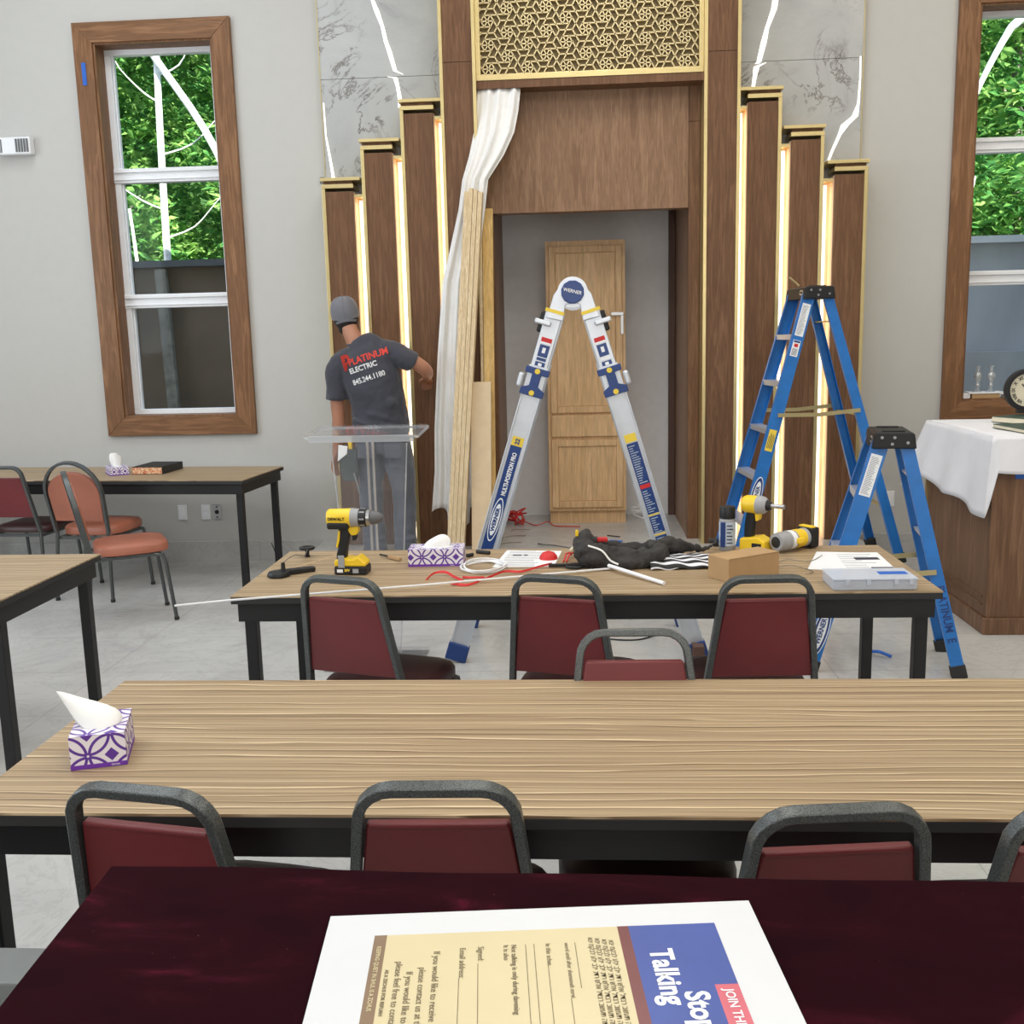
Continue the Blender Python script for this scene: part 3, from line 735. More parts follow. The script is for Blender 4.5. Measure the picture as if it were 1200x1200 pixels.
# wall fittings
t = thing('emergency_light', 'small white wall-mounted emergency light box left of the window', 'wall light', (-3.97, 7.40, 3.03))
MB().box(-.125, .125, -.05, .02, -.06, .06).build('housing', M_['white'], t, bevel=.01)
g = MB(); [g.box(-.115+i*.013, -.108+i*.013, -.054, -.05, -.045, .045) for i in range(3)]; g.build('grille', M_['grey'], t)
g = MB(); [g.box(.02+i*.02, .032+i*.02, -.056, -.05, -.045, .045) for i in range(5)]; g.build('grille', M_['grey'], t)
def outlet(x, kind, lab, z=.37):
    t = thing('wall_plate', lab, 'wall plate', (x, 7.42, z))
    MB().box(-.034, .034, -.008, 0, -.056, .056).build('plate', M_['white'] if kind != 'box' else M_['steel'], t, bevel=.003)
    if kind == 'switch':
        MB().box(-.017, .017, -.012, -.008, -.034, .034).build('rocker', M_['paper'], t, bevel=.002)
    elif kind == 'outlet':
        MB().box(-.017, .017, -.011, -.008, .006, .036).box(-.017, .017, -.011, -.008, -.036, -.006).build('socket', M_['paper'], t, bevel=.002)
    else:
        MB().cyl((0, -.011, 0), (0, -.008, 0), .016).cyl((0, -.011, .038), (0, -.008, .038), .006).cyl((0, -.011, -.038), (0, -.008, -.038), .006).build('socket', M_['black'], t)
outlet(-2.98, 'switch', 'white wall plate below left window, leftmost of three')
outlet(-2.80, 'outlet', 'white wall plate beside the open steel box')
outlet(-2.715, 'box', 'steel wall box with black socket, rightmost of three')
outlet(2.33, 'outlet', 'white wall plate low behind the small blue stepladder', .55)
outlet(2.22, 'switch', 'plain white wall plate left of the right desk', .40)
tag(MB().cbox((-1.78, 7.41, 2.73), (.03, .02, .04)).build('junction_tab', M_['grey'], bevel=.003), 'tiny grey tab on wall above lowest left pilaster', 'tab')
# ================================================================ DESK ON THE RIGHT
t = thing('wooden_desk', 'walnut panelled desk with plinth at the right, under the white cloth', 'desk', (2.80, 5.87, 0))
MB().box(-.67, .67, -.49, .49, .09, 1.045).build('body', M_['desk_wood'], t, bevel=.003)
MB().box(-.685, .685, -.505, .505, 0, .09).build('plinth', M_['desk_wood'], t, bevel=.004)
MB().box(-.678, -.67, -.44, .44, .15, .158).box(-.678, -.67, -.44, .44, .19, .198).build('moulding', M_['desk_wood'], t)
MB().box(-.682, -.668, .47, .494, .09, 1.04).build('edge_strip', M_['gold'], t)
MB().box(-.56, -.48, -.4935, -.491, .83, .86).build('masking_tape', M_['tape'], t)['label'] = 'blue tape scrap'
# cloth
b = MB(); vs = []; fs = []
nx, ny = 26, 22
X0, X1, Y0, Y1, ZT = 2.115, 3.49, 5.365, 6.375, 1.052
def add_grid(fn, a, c):
    base = len(vs)
    for i in range(a+1):
        for j in range(c+1): vs.append(fn(i/a, j/c))
    for i in range(a):
        for j in range(c): q = base+i*(c+1)+j; fs.append((q, q+1, q+c+2, q+c+1))
add_grid(lambda u, v: (X0+(X1-X0)*u, Y0+(Y1-Y0)*v, ZT+.002*sin(u*20)*sin(v*13)), 20, 20)
def corner(v): return Vector((X0-.004-.030*v, Y0-.006-.016*v, ZT-.42*v))
def left(u, v):   # u along depth (0 near corner), v down
    L = .42-.13*u+.012*sin(u*15)
    p = Vector((X0-.004-(.022+.065*u)*v-.014*sin(u*19)*v, Y0+(Y1-Y0)*u+.09*v*u, ZT-L*v))
    k = max(0, 1-u/.10); return tuple(corner(v)*k+p*(1-k))
add_grid(left, 48, 12)
def front(u, v):
    L = .185+.010*sin(u*11) + .20*max(0, 1-u/.016)
    p = Vector((X0+(X1-X0)*u, Y0-.006-.016*v-.010*sin(u*24)*v, ZT-L*v))
    k = max(0, 1-u/.016); return tuple(corner(v)*k+p*(1-k))
add_grid(lambda u, v: front(u**2.2, v), 90, 10)
b.add(vs, fs)
o = b.build('white_tablecloth', M_['cloth'], smooth=True, solid=.003); tag(o, 'white cloth draped over the walnut desk, hanging lowest at its near corner', 'tablecloth')
def book(lab, loc, rz, sx, sy, sz, cover, pages='cream', group=None, spine=-1, name='book'):
    t = thing(name, lab, 'book', loc, rz, group)
    MB().box(-sx/2+.004, sx/2-.003, -sy/2+.003, sy/2-.003, .003, sz-.003).build('pages', M_[pages], t)
    c = MB().box(-sx/2, sx/2, -sy/2, sy/2, 0, .003).box(-sx/2, sx/2, -sy/2, sy/2, sz-.003, sz).box(-sx/2, -sx/2+.004, -sy/2, sy/2, .003, sz-.003)
    c.build('cover', M_[cover], t, bevel=.001); return t
book('dark green hardback book lying at an angle beneath the clock', (2.60, 6.03, 1.056), radians(208), .27, .36, .034, 'green_cover')
book('grey-green hardback lying square near the front of the desk', (2.42, 5.62, 1.056), radians(184), .27, .36, .022, 'green_cover')
book('pale-edged green book lying right of the clock, cut by the frame', (2.86, 5.86, 1.056), radians(190), .26, .2, .03, 'green_cover')
t = thing('desk_clock', 'round black-rimmed clock with cream face and roman numerals', 'clock', (2.60, 6.16, 1.237), radians(-6))
ring = MB(); ring.rtube([(.108*cos(a*pi/24), 0, .108*sin(a*pi/24)) for a in range(48)], .026, .05, (0, 1, 0), closed=True); ring.build('rim', M_['black'], t, smooth=True, bevel=.004)
MB().cyl((0, -.012, 0), (0, .02, 0), .098, n=40).build('face', M_['cream'], t)
rn = ['XII', 'I', 'II', 'III', 'IIII', 'V', 'VI', 'VII', 'VIII', 'IX', 'X', 'XI']
nm = None
for i, r_ in enumerate(rn):
    a = radians(90-30*i); text(r_, .026, frame((.074*cos(a), -.0135, .074*sin(a)), (sin(a), 0, -cos(a)), (cos(a), 0, sin(a))), M_['black'], 'numeral', t, bold=.0006)
MB().bar((0, -.015, 0), (-.03, -.015, .035), .006, .002, (0, 1, 0)).build('hand', M_['black'], t)
MB().bar((0, -.017, 0), (.02, -.017, .06), .004, .002, (0, 1, 0)).build('hand', M_['black'], t)
MB().box(-.045, .045, -.03, .03, -.134, -.115).build('foot', M_['black'], t, bevel=.003)
# sill objects
def candlestick(x, y, z, lab):
    t = thing('glass_candlestick', lab, 'candlestick', (x, y, z), group='glass candlesticks on the window sill')
    MB().lathe([(.036, 0), (.034, .006), (.012, .018), (.008, .04)]).build('base', M_['crystal'], t, smooth=True)
    MB().lathe([(.008, .04), (.018, .052), (.010, .068), (.012, .085), (.026, .105), (.028, .125), (.018, .14)]).build('stem', M_['crystal'], t, smooth=True)
    MB().lathe([(.010, .14), (.012, .155), (.013, .175), (.024, .182), (.024, .186)]).build('candle_cup', M_['crystal'], t, smooth=True)
tb = MB().box(2.765, 2.955, 7.425, 7.515, 1.103, 1.135).build('tan_box', M_['card'], bevel=.003); tag(tb, 'shallow tan box under the candlestick tray on the right window sill', 'box')
t = thing('tray', 'white scalloped tray holding two glass candlesticks on the sill', 'tray', (2.86, 7.47, 1.136))
MB().box(-.12, .12, -.045, .045, 0, .005).build('base', M_['paper'], t, bevel=.002)
MB().rtube([(-.12, -.045, .008), (.12, -.045, .008), (.12, .045, .008), (-.12, .045, .008)], .006, .012, (0, 0, 1), closed=True).build('rim', M_['paper'], t)
candlestick(2.815, 7.47, 1.143, 'left one of two glass candlesticks on the white tray')
candlestick(2.905, 7.47, 1.143, 'right one of two glass candlesticks on the white tray')
tag(MB().box(2.70, 2.755, 7.43, 7.51, 1.103, 1.14).build('folded_napkin', M_['paper'], bevel=.006), 'folded white napkin at the left end of the right window sill', 'napkin')
tag(MB().box(2.99, 3.12, 7.43, 7.50, 1.103, 1.128).build('folded_paper', M_['paper'], bevel=.004), 'folded white paper stack on sill right of the tan box', 'papers')

# ================================================================ TABLES
def table(x0, y0, L, D, lab, rz=0, inset=.03, legs=True):
    """x0,y0 = near-left corner before rotation about the near-right corner"""
    t = thing('folding_table', lab, 'table', (x0, y0, 0), rz, 'black-framed tables with zebrano laminate tops')
    MB().box(0, L, 0, D, .7445, .75).build('tabletop', M_['laminate'], t)
    MB().box(.0, L, 0, D, .722, .7443).build('edge_band', M_['black_matte'], t, bevel=.002)
    a = MB(); i = .018
    a.box(i, L-i, i, i+.02, .655, .722).box(i, L-i, D-i-.02, D-i, .655, .722).box(i, i+.02, i+.02, D-i-.02, .655, .722).box(L-i-.02, L-i, i+.02, D-i-.02, .655, .722)
    a.build('apron', M_['black'], t)
    for lx in (inset, L-inset-.042):
        for ly in (inset+.012, D-inset-.054):
            MB().box(lx, lx+.042, ly, ly+.042, 0, .657).build('leg', M_['black'], t, bevel=.003)
    return t
table(-1.215, 3.385, 2.415, .755, 'middle laminate table crowded with tools in front of the ladders')
table(-1.20, 1.755, 2.44, .755, 'nearest laminate table, empty but for one tissue box', inset=.012)
table(-4.46, 3.355, 2.43, .775, 'laminate table at left edge whose right end reaches beside the orange chairs')
a = radians(-5.4)
table(-2.15-2.44*cos(a), 6.37-2.44*sin(a), 2.44, .70, 'laminate table against the wall below the left window', a)

# ================================================================ CHAIRS
def chair_parts(t, kind):
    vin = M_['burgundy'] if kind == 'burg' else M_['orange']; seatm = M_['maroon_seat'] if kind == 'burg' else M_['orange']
    tilt = .20; top = .865; z0 = .44
    def P(x, z): return (x, -.205-(z-z0)*tilt, z)
    nrm = (0, 1, tilt)
    if kind == 'burg':
        pts = [(-.180, z0)]; r = .062
        pts += [(-.1375+r-r*cos(radians(q)), top-r+r*sin(radians(q))) for q in (0, 18, 36, 54, 72, 90)]
        pts = [(x, z) for x, z in pts]; loop = pts + [(-x, z) for x, z in pts[::-1]]
        pan = [(-.163, .53), (-.124, .795), (.124, .795), (.163, .53)]
    else:
        loop = [(-.185, z0), (-.198, .70)] + [(-.198*cos(radians(q)), .70+.205*sin(radians(q))) for q in range(12, 169, 12)] + [(.198, .70), (.185, z0)]
        pan = [(-.172, .52), (-.183, .70)] + [(-.183*cos(radians(q)), .70+.14*sin(radians(q))) for q in range(15, 166, 15)] + [(.183, .70), (.172, .52)]
    fr = M_['hammered']
    MB().rtube([P(x, z) for x, z in loop], .019, .028, nrm).build('back_frame', fr, t, smooth=True, bevel=.003)
    nrmv = Vector(nrm).normalized(); b = MB(); n = len(pan)
    vs = [tuple(Vector(P(x, z)) - nrmv*.004) for x, z in pan] + [tuple(Vector(P(x, z)) + nrmv*(.016 if kind == 'burg' else .026)) for x, z in pan]
    b.add(vs, [tuple(range(n)), tuple(range(2*n-1, n-1, -1))] + [(i, i+n, (i+1) % n+n, (i+1) % n) for i in range(n)])
    br = b.build('backrest', vin, t, bevel=.005, seg=3, smooth=True)
    if kind == 'burg':
        MB().box(-.122, .122, -.205-.342*tilt-.008, -.205-.342*tilt+.012, .786, .797).build('piping', vin, br, bevel=.005, seg=3)
    # seat: rounded slab
    sh = []; sth = .018 if kind != 'burg' else 0
    for q in range(28):
        u = 2*pi*q/28; cx = abs(cos(u))**.45*(1 if cos(u) > 0 else -1); cy = abs(sin(u))**.5*(1 if sin(u) > 0 else -1)
        sh.append((.205*cx, .01+.205*cy))
    rings = [[(x*k*.97, .03+(y-.01)*k, z) for x, y in sh] for k, z in ((.93, .415), (1.0, .423), (1.0, .443+sth), (.95, .458+sth), (.80, .466+sth), (.4, .470+sth), (.05, .471+sth))]
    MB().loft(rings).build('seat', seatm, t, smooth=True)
    f = MB(); f.rtube([(-.175, -.19, .406), (.175, -.19, .406), (.18, .17, .406), (-.18, .17, .406)], .018, .018, (0, 0, 1), closed=True)
    f.build('seat_frame', fr, t)
    for s_ in (-1, 1):
        l = MB().tube([(s_*.183, .14, .410), (s_*.187, .185, .400), (s_*.19, .20, .35), (s_*.195, .235, .012)], .0115, 8).build('leg', fr, t, smooth=True)
        MB().cyl((s_*.195, .235, 0), (s_*.195, .235, .02), .0145, n=12).build('rubber_foot', M_['black_matte'], l)
        l = MB().tube([(s_*.180, -.205, .45), (s_*.183, -.21, .40), (s_*.198, -.245, .012)], .0115, 8).build('leg', fr, t, smooth=True)
        MB().cyl((s_*.198, -.245, 0), (s_*.198, -.245, .02), .0145, n=12).build('rubber_foot', M_['black_matte'], l)
chb = thing('stacking_chair', '', 'chair'); chair_parts(chb, 'burg')
cho = thing('stacking_chair', '', 'chair'); chair_parts(cho, 'orange')
used = set()
def place(proto, x, y, deg, lab, group):
    if proto.name in used: c = copy_tree(proto)
    else: c = proto; used.add(proto.name)
    c.location = (x, y, 0); c.rotation_euler = (0, 0, radians(deg)); c['label'] = lab; c['group'] = group; return c
gn, gm = 'burgundy chairs at the nearest table', 'burgundy chairs at the middle table'
place(chb, -.712, 1.885, -10, 'burgundy vinyl chair at near table, leftmost, below the tissue box', gn)
place(chb, -.258, 1.91, 1.5, 'burgundy vinyl chair at near table, second from left, above the printed sheet', gn)
place(chb, .377, 1.83, 6, 'burgundy vinyl chair at near table, slightly turned, right of the printed sheet', gn)
place(chb, .782, 1.84, 5, 'burgundy vinyl chair at near table, cut off by the right frame edge', gn)
place(chb, -.685, 3.42, -17, 'burgundy chair at middle table, behind which the yellow drill stands', gm)
place(chb, -.005, 3.41, -15, 'burgundy chair at middle table below the white paper sheets', gm)
place(chb, .558, 3.395, 3, 'burgundy chair at middle table right below the cardboard box', gm)
place(chb, .138, 2.25, 181, 'burgundy chair facing the camera on the far side of the nearest table', 'burgundy chair with blue-tinted frame')
place(chb, -3.68, 6.58, -4, 'burgundy chair at far left under the wall table, left of the orange chairs', 'burgundy chair by the wall')
place(cho, -3.15, 6.46, -8, 'orange vinyl round-back chair pushed to the wall table, seen from behind', 'orange round-back chairs')
place(cho, -2.705, 5.82, -60, 'orange vinyl round-back chair seen edge-on, standing free in the aisle', 'orange round-back chairs')

# ================================================================ MULTI-POSITION LADDER
t = thing('folding_ladder', 'silver multi-position aluminium ladder opened as an A in front of the ark', 'ladder', (-.02, 4.97, 0))
AX0 = Vector((0, 0, 1.815)); FL = Vector((-.615, 0, .02)); FR = Vector((.60, 0, .02)); WID = .58
def rail(b, a, c, yo, w_, th, off=0):
    b.rtube([a+Vector((0, yo, 0)), c+Vector((0, yo, 0))], w_, th, (0, 1, 0))
for s_, F in ((-1, FL), (1, FR)):
    AX = AX0 + Vector((s_*.058, 0, 0))
    d = (F-AX).normalized(); side = Vector((d.z, 0, -d.x))*(1 if s_ > 0 else -1); out = Vector((-d.z*s_, 0, d.x*s_)); out = out if out.x*s_ > 0 else -out
    ang = atan2(-d.z, -d.x)
    up_ = -d
    top_in = AX + d*.10; lowj = AX + d*1.05
    for yo in (0, WID):
        sg = -1 if yo == 0 else 1
        b = MB(); rail(b, AX+d*.09, AX+d*1.0, yo, .082, .022); b.build('inner_rail', M_['alu'], t, bevel=.004)
        b = MB(); rail(b, AX+d*.36, F, yo+sg*.022*1.0, .094, .020)
        q = AX+d*.50; off = out*.044
        for o_ in (off, -off): b.rtube([q+o_+Vector((0, yo+sg*.034, 0)), F+o_+Vector((0, yo+sg*.034, 0))], .008, .012, (0, 1, 0))
        b.build('outer_rail', M_['alu'], t, bevel=.002)
        # rubber foot
        k = frame(F+Vector((0, yo+sg*.022, 0)), out, -d)
        MB().cbox((0, .035, 0), (.108, .09, .050), k).build('rubber_foot', M_['blue_label'], t, bevel=.006)
    for i in range(6):
        p = AX + d*(.28+.27*i)
        MB().cyl(p+Vector((0, .0, 0)), p+Vector((0, WID, 0)), .016, n=10).build('rung', M_['alu'], t, smooth=True)
    Y = -.012
    def plate(c, w_, h_, mat, name='label', th=.003, yy=None, parent=t, bev=0):
        k = frame(AX+d*c+Vector((0, (Y if yy is None else yy), 0)), out*s_, -d)   # local x to the right in picture, y up the rail
        return MB().cbox((0, 0, 0), (w_, h_, th), k).build(name, M_[mat], parent, bevel=bev), k
    # hinge plate
    MB().prism([(s_*x, z+1.815) for x, z in ((0, .055), (.045, .045), (.090, -.010), (.108, -.066), (.130, -.115), (.048, -.135), (.034, -.06), (0, -.045))], -.024, -.010).build('hinge_plate', M_['alu'], t, bevel=.004)
    plate(.092, .092, .016, 'pale_yellow', 'label', .003, -.0255)
    k = frame(AX+d*.30+Vector((0, -.02, 0)), out*s_, -d)
    MB().box(-.005, .075, -.012, .012, -.012, .012, frame(AX+d*.155+out*.005+Vector((0, -.03, 0)), out, -d)).build('lock_lever', M_['alu'], t, bevel=.006)
    MB().box(.02, .062, -.05, .05, -.004, .03, frame(AX+d*.155+Vector((0, .02, 0)), out, -d)).build('lock_knob', M_['black'], t, bevel=.008)
    plate(.232, .052, .022, 'red'); plate(.246, .050, .008, 'paper', th=.0034)
    plate(.285, .048, .058, 'blue_label'); plate(.282, .016, .026, 'paper', th=.0036)
    plate(.326, .046, .014, 'blue_label' if s_ < 0 else 'paper')
    plate(.357, .048, .036, 'blue_label'); plate(.352, .018, .014, 'paper', th=.0036)
    # j-lock: navy collar shaped like an I
    Y2 = -.040
    c = .437; hx = .058; hy = .068; wst = .022
    k = frame(AX+d*c+Vector((0, Y2, 0)), out*s_, -d)
    poly = [(-hx, -hy), (hx, -hy), (hx, -hy+.030), (wst, -hy+.048), (wst, hy-.0308), (hx, hy-.030), (hx, hy), (-hx, hy), (-hx, hy-.030), (-wst, hy-.0308), (-wst, -hy+.048), (-hx, -hy+.030)]
    col = MB().add([(x, y, z) for z in (-.012, .012) for x, y in poly], [tuple(range(12)), tuple(range(23, 11, -1))]+[(i, i+12, (i+1) % 12+12, (i+1) % 12) for i in range(12)], k).build('collar', M_['blue_label'], t, bevel=.003)
    for e in (-1, 1): MB().cyl((0, e*.053, .010), (0, e*.053, .016), .013, n=14, M=k).build('button', M_['pale_yellow'], col)
    kk = frame(AX+d*c+out*.055+Vector((0, -.03, 0)), out, -d)
    MB().box(0, .028, -.04, .03, -.02, .02, kk).build('lock_lever', M_['alu'], t, bevel=.01)
    # long label
    Y = -.033
    if s_ < 0:
        plate(.735, .056, .045, 'pale_yellow', yy=Y)
        plate(.895, .056, .275, 'blue_label', yy=Y)
        plate(1.14, .058, .215, 'blue_label', yy=Y-.0001)
        plate(1.33, .056, .165, 'blue_label', yy=Y)
        text('MULTI-POSITION PRO', .030, frame(AX+d*.90+Vector((0, Y-.0025, 0))-out*.004, -d, out), M_['paper'], 'lettering', t, bold=.0010, sx=.74)
        ke = frame(AX+d*1.135+Vector((0, Y-.002, 0)), -d, out)
        def oval(rx, ry, zt, mat, K):
            MB().loft([[(rx*cos(q*pi/20), ry*sin(q*pi/20), z) for q in range(40)] for z in (0, zt)], M=K).build('label', M_[mat], t)
        oval(.112, .0265, .0012, 'paper', ke); oval(.105, .0225, .0018, 'blue_label', ke); oval(.082, .0175, .0024, 'paper', ke)
        text('WERNER', .026, frame(AX+d*1.135+Vector((0, Y-.0052, 0)), -d, out), M_['blue_label'], 'lettering', t, bold=.0010, sx=1.15)
        text('22', .03, frame(AX+d*.735+Vector((0, Y-.003, 0)), -d, out), M_['blue_label'], 'lettering', t, bold=.001)
    else:
        plate(.725, .056, .04, 'pale_yellow', yy=Y)
        plate(.93, .056, .36, 'blue_label', yy=Y); plate(1.165, .056, .085, 'blue_label', yy=Y); plate(1.33, .056, .21, 'blue_label', yy=Y)
        plate(.97, .050, .02, 'red', yy=Y-.001); plate(1.218, .056, .006, 'pale_yellow', yy=Y-.0004); plate(1.116, .056, .006, 'pale_yellow', yy=Y-.0004)
        ln = MB()
        for c_ in [.765+.0115*i for i in range(57)]:
            if abs(c_-.97) < .02 or 1.10 < c_ < 1.125 or 1.205 < c_ < 1.23: continue
            wv = random.uniform(.018, .042); kx = frame(AX+d*c_+Vector((0, Y-.0025, 0)), out*s_, -d)
            ln.box(-.022, -.022+wv, -.0018, .0018, 0, .0006, kx)
        ln.build('fine_print', M_['label_pale'], t)
hd = MB().loft([[(.055*cos(q*pi/6+.26), y, 1.815+.055*sin(q*pi/6+.26)) for q in range(12)] for y in (-.045, -.02)]).build('hinge_knob', M_['blue_label'], t, bevel=.004)
text('WERNER', .022, frame((0, -.047, 1.818), (1, 0, -.25), (.25, 0, 1)), M_['paper'], 'lettering', hd, bold=.0004)
MB().cyl((0, -.022, 1.815), (0, .0, 1.815), .072, n=28).build('hinge_plate', M_['alu'], t)
MB().cyl((0, WID-.01, 1.815), (0, WID+.02, 1.815), .072, n=28).build('hinge_plate', M_['alu'], t)
MB().cyl((0, WID+.02, 1.815), (0, WID+.045, 1.815), .055, n=12).build('hinge_knob', M_['blue_label'], t)

# ================================================================ BLUE STEPLADDERS
def stepladder(H, wb, wt, sprF, sprR, cap, steps, lab, loc, rz, big):
    """local: opening along X (steps at -X), width along Y (near rail y=0)"""
    t = thing('stepladder', lab, 'ladder', loc, rz)
    zt = H-.045; xt = .055; W = .076
    def railp(side, near, z):   # centre of the rail at height z
        f = 1-z/zt; y = ((wb-wt)/2*(1-f)) if near else wb-((wb-wt)/2*(1-f))
        x = -xt-(sprF-xt)*f if side < 0 else xt+(sprR-xt)*f
        return Vector((x, y, z))
    for side in (-1, 1):
        for near in (True, False):
            a, c = railp(side, near, .0), railp(side, near, zt); nv = Vector((0, -1 if near else 1, 0))
            d = (c-a).normalized(); ww = W if side < 0 else .058
            b = MB(); b.rtube([a, c], ww, .005, (0, 1, 0))
            px = Vector((d.z, 0, -d.x))
            for e in (-1, 1): b.rtube([a+px*e*(ww/2-.002)-nv*.013, c+px*e*(ww/2-.002)-nv*.013], .004, .026, (0, 1, 0))
            r_ = b.build('side_rail', M_['fibre'], t)
            MB().cbox((0, .03, 0), (ww+.012, .065, .034), frame(a-nv*.012+Vector((0, 0, .0))+d*.0, px, d)).build('rubber_foot', M_['black_matte'], r_, bevel=.004)
    n = steps
    for i in range(n):
        z = (i+1)*H/(n+1)
        A, B = railp(-1, True, z), railp(-1, False, z)
        MB().box(A.x-.040, A.x+.036, A.y+.004, B.y-.004, z-.012, z).box(A.x-.040, A.x-.036, A.y+.004, B.y-.004, z-.032, z-.012).build('step', M_['alu'], t, bevel=.001)
        if i % 2 == 0 or not big:
            A, B = railp(1, True, z+.08), railp(1, False, z+.08)
            if z+.08 < zt-.15: MB().box(A.x-.018, A.x+.018, A.y, B.y, z+.07, z+.078).build('rear_brace', M_['brass' if big else 'alu'], t)
        if i == 0:
            for nr in (True, False):
                p = railp(-1, nr, z-.02); q = railp(-1, nr, .10)
    for nr in (True, False):
        zs = H*.55 if big else H*.42
        p, q = railp(-1, nr, zs), railp(1, nr, zs+.02); off = Vector((0, -.012 if nr else .012, 0)); mid = (p+q)/2+Vector((0, 0, -.012))
        sp = MB(); sp.rtube([p+off, mid+off], .024, .004, (0, 1, 0)); sp.rtube([mid+off*1.5, q+off*1.5], .024, .004, (0, 1, 0)); sp.cyl(mid+off*.5, mid+off*2.2, .012, n=10)
        sp.build('spreader', M_['brass'], t)
    # cap
    cw = wt+.05; y0_ = (wb-wt)/2-.03
    k = MB(); zc0, zc1 = H-.075, H
    pl = [(-.098, zc0), (.098, zc0), (.088, zc1-.01), (.078, zc1), (-.078, zc1), (-.088, zc1-.01)]
    co = k.prism(pl, y0_, y0_+cw+.01).build('top_cap', M_['black'], t, bevel=.006)
    rv = MB()
    for x, z in ((-.055, .052), (.0, .052), (-.01, .022), (.058, .028)): rv.cyl((x, y0_-.004, H-.075+z), (x, y0_+.002, H-.075+z), .007, n=10)
    for qq in range(4):
        r1 = MB().cyl(((-.055, .0, -.01, .058)[qq], y0_-.004, H-.075+(.052, .052, .022, .028)[qq]), ((-.055, .0, -.01, .058)[qq], y0_+.002, H-.075+(.052, .052, .022, .028)[qq]), .007, n=10).build('rivet', M_['steel'], co)
    MB().box(-.05, .05, y0_+.04, y0_+.07, H, H+.006).box(-.05, .05, y0_+cw-.06, y0_+cw-.03, H, H+.006).build('tool_ridge', M_['black'], co, bevel=.002)
    ko = frame((-.0935, y0_+.07, H-.036), (0, -1, 0), (.12, 0, 1))
    MB().loft([[(.038*cos(q*pi/12), .017*sin(q*pi/12), z) for q in range(24)] for z in (0, .002)], M=ko).build('emblem', M_['steel'], co)
    text('WERNER', .014, frame((-.0963, y0_+.07, H-.036), (0, -1, 0), (.12, 0, 1)), M_['black'], 'lettering', co, bold=.0003)
    # labels on near front rail
    A, C = railp(-1, True, 0), railp(-1, True, zt); d = (C-A).normalized(); px = Vector((d.z, 0, -d.x))
    def lab_(z, w_, h_, mat, th=.002, name='label', side=-1):
        p = railp(side, True, z); A_, C_ = railp(side, True, 0), railp(side, True, zt); dd = (C_-A_).normalized(); pp = Vector((dd.z, 0, -dd.x))
        kx = frame(p+Vector((0, -.0028, 0)), pp, dd)
        return MB().box(-w_/2, w_/2, -h_/2, h_/2, 0, th, kx).build(name, M_[mat], t), kx
    lz = H-.20 if big else H-.20
    _, kx = lab_(lz, .052, .20, 'paper'); fp = MB()
    for i in range(30): fp.box(-.02, -.02+random.uniform(.025, .04), -.09+i*.006, -.0885+i*.006, .002, .0025, kx)
    fp.build('fine_print', M_['dark_line'], t)
    if big:
        _, kx = lab_(H-.37, .046, .10, 'paper'); MB().box(-.02, .02, .035, .047, .002, .0026, kx).build('label', M_['blue_label'], t)
        MB().box(-.012, .012, .008, .028, .002, .0026, kx).build('label', M_['red'], t)
        fp = MB(); [fp.box(-.017, .016, -.042+i*.006, -.0395+i*.006, .002, .0025, kx) for i in range(7)]; fp.build('fine_print', M_['dark_line'], t)
        _, kx = lab_(H*.46, .046, .135, 'pale_yellow'); fp = MB(); [fp.box(-.017+.008*j, -.014+.008*j, -.05, random.uniform(.02, .05), .002, .0025, kx) for j in range(5)]; fp.build('fine_print', M_['dark_line'], t)
        lz = H*.26
    else: lz = .20
    p = railp(-1, True, lz); kx = frame(p+Vector((0, -.0028, 0)), d, -px)
    for rx, ry, z_, m_ in ((.125, .034, .0012, 'paper'), (.118, .030, .0018, 'blue_label'), (.095, .021, .0024, 'paper')):
        MB().loft([[(rx*cos(q*pi/20), ry*sin(q*pi/20), zz) for q in range(40)] for zz in (0, z_)], M=kx).build('label', M_[m_], t)
    text('WERNER', .032, frame(p+Vector((0, -.0055, 0)), d, -px), M_['blue_label'], 'lettering', t, bold=.001)
    if not big:
        A_, C_ = railp(1, True, 0), railp(1, True, zt); dd = (C_-A_).normalized(); pp = Vector((dd.z, 0, -dd.x))
        text('PLATINUM  E', .052, frame(railp(1, True, .30)+Vector((0, -.0032, 0)), -dd, pp), M_['blue_label'], 'lettering', t, bold=.0012, sx=.9)
    return t
stepladder(1.72, .52, .34, .50, .54, 1, 5, 'tall blue fibreglass stepladder with black top, farther one behind the tools', (1.475, 6.38, .151), radians(5), True)
stepladder(1.14, .44, .26, .36, .32, 1, 3, 'short blue fibreglass stepladder standing right of the middle table', (1.435, 4.72, 0.0), radians(-9), False)
tag(MB().box(.545, .60, 4.86, 4.95, 0, .10).build('wood_offcut', M_['brown'], bevel=.003), 'dark brown wood offcut standing at the silver ladder right foot', 'wood block')
tag(MB().tube([(1.36, 6.52, 1.877), (1.30, 6.52, 1.93)], .006, 8).build('screwdriver_bit', M_['brass']), 'thin brass rod lying on the tall ladder cap', 'rod')

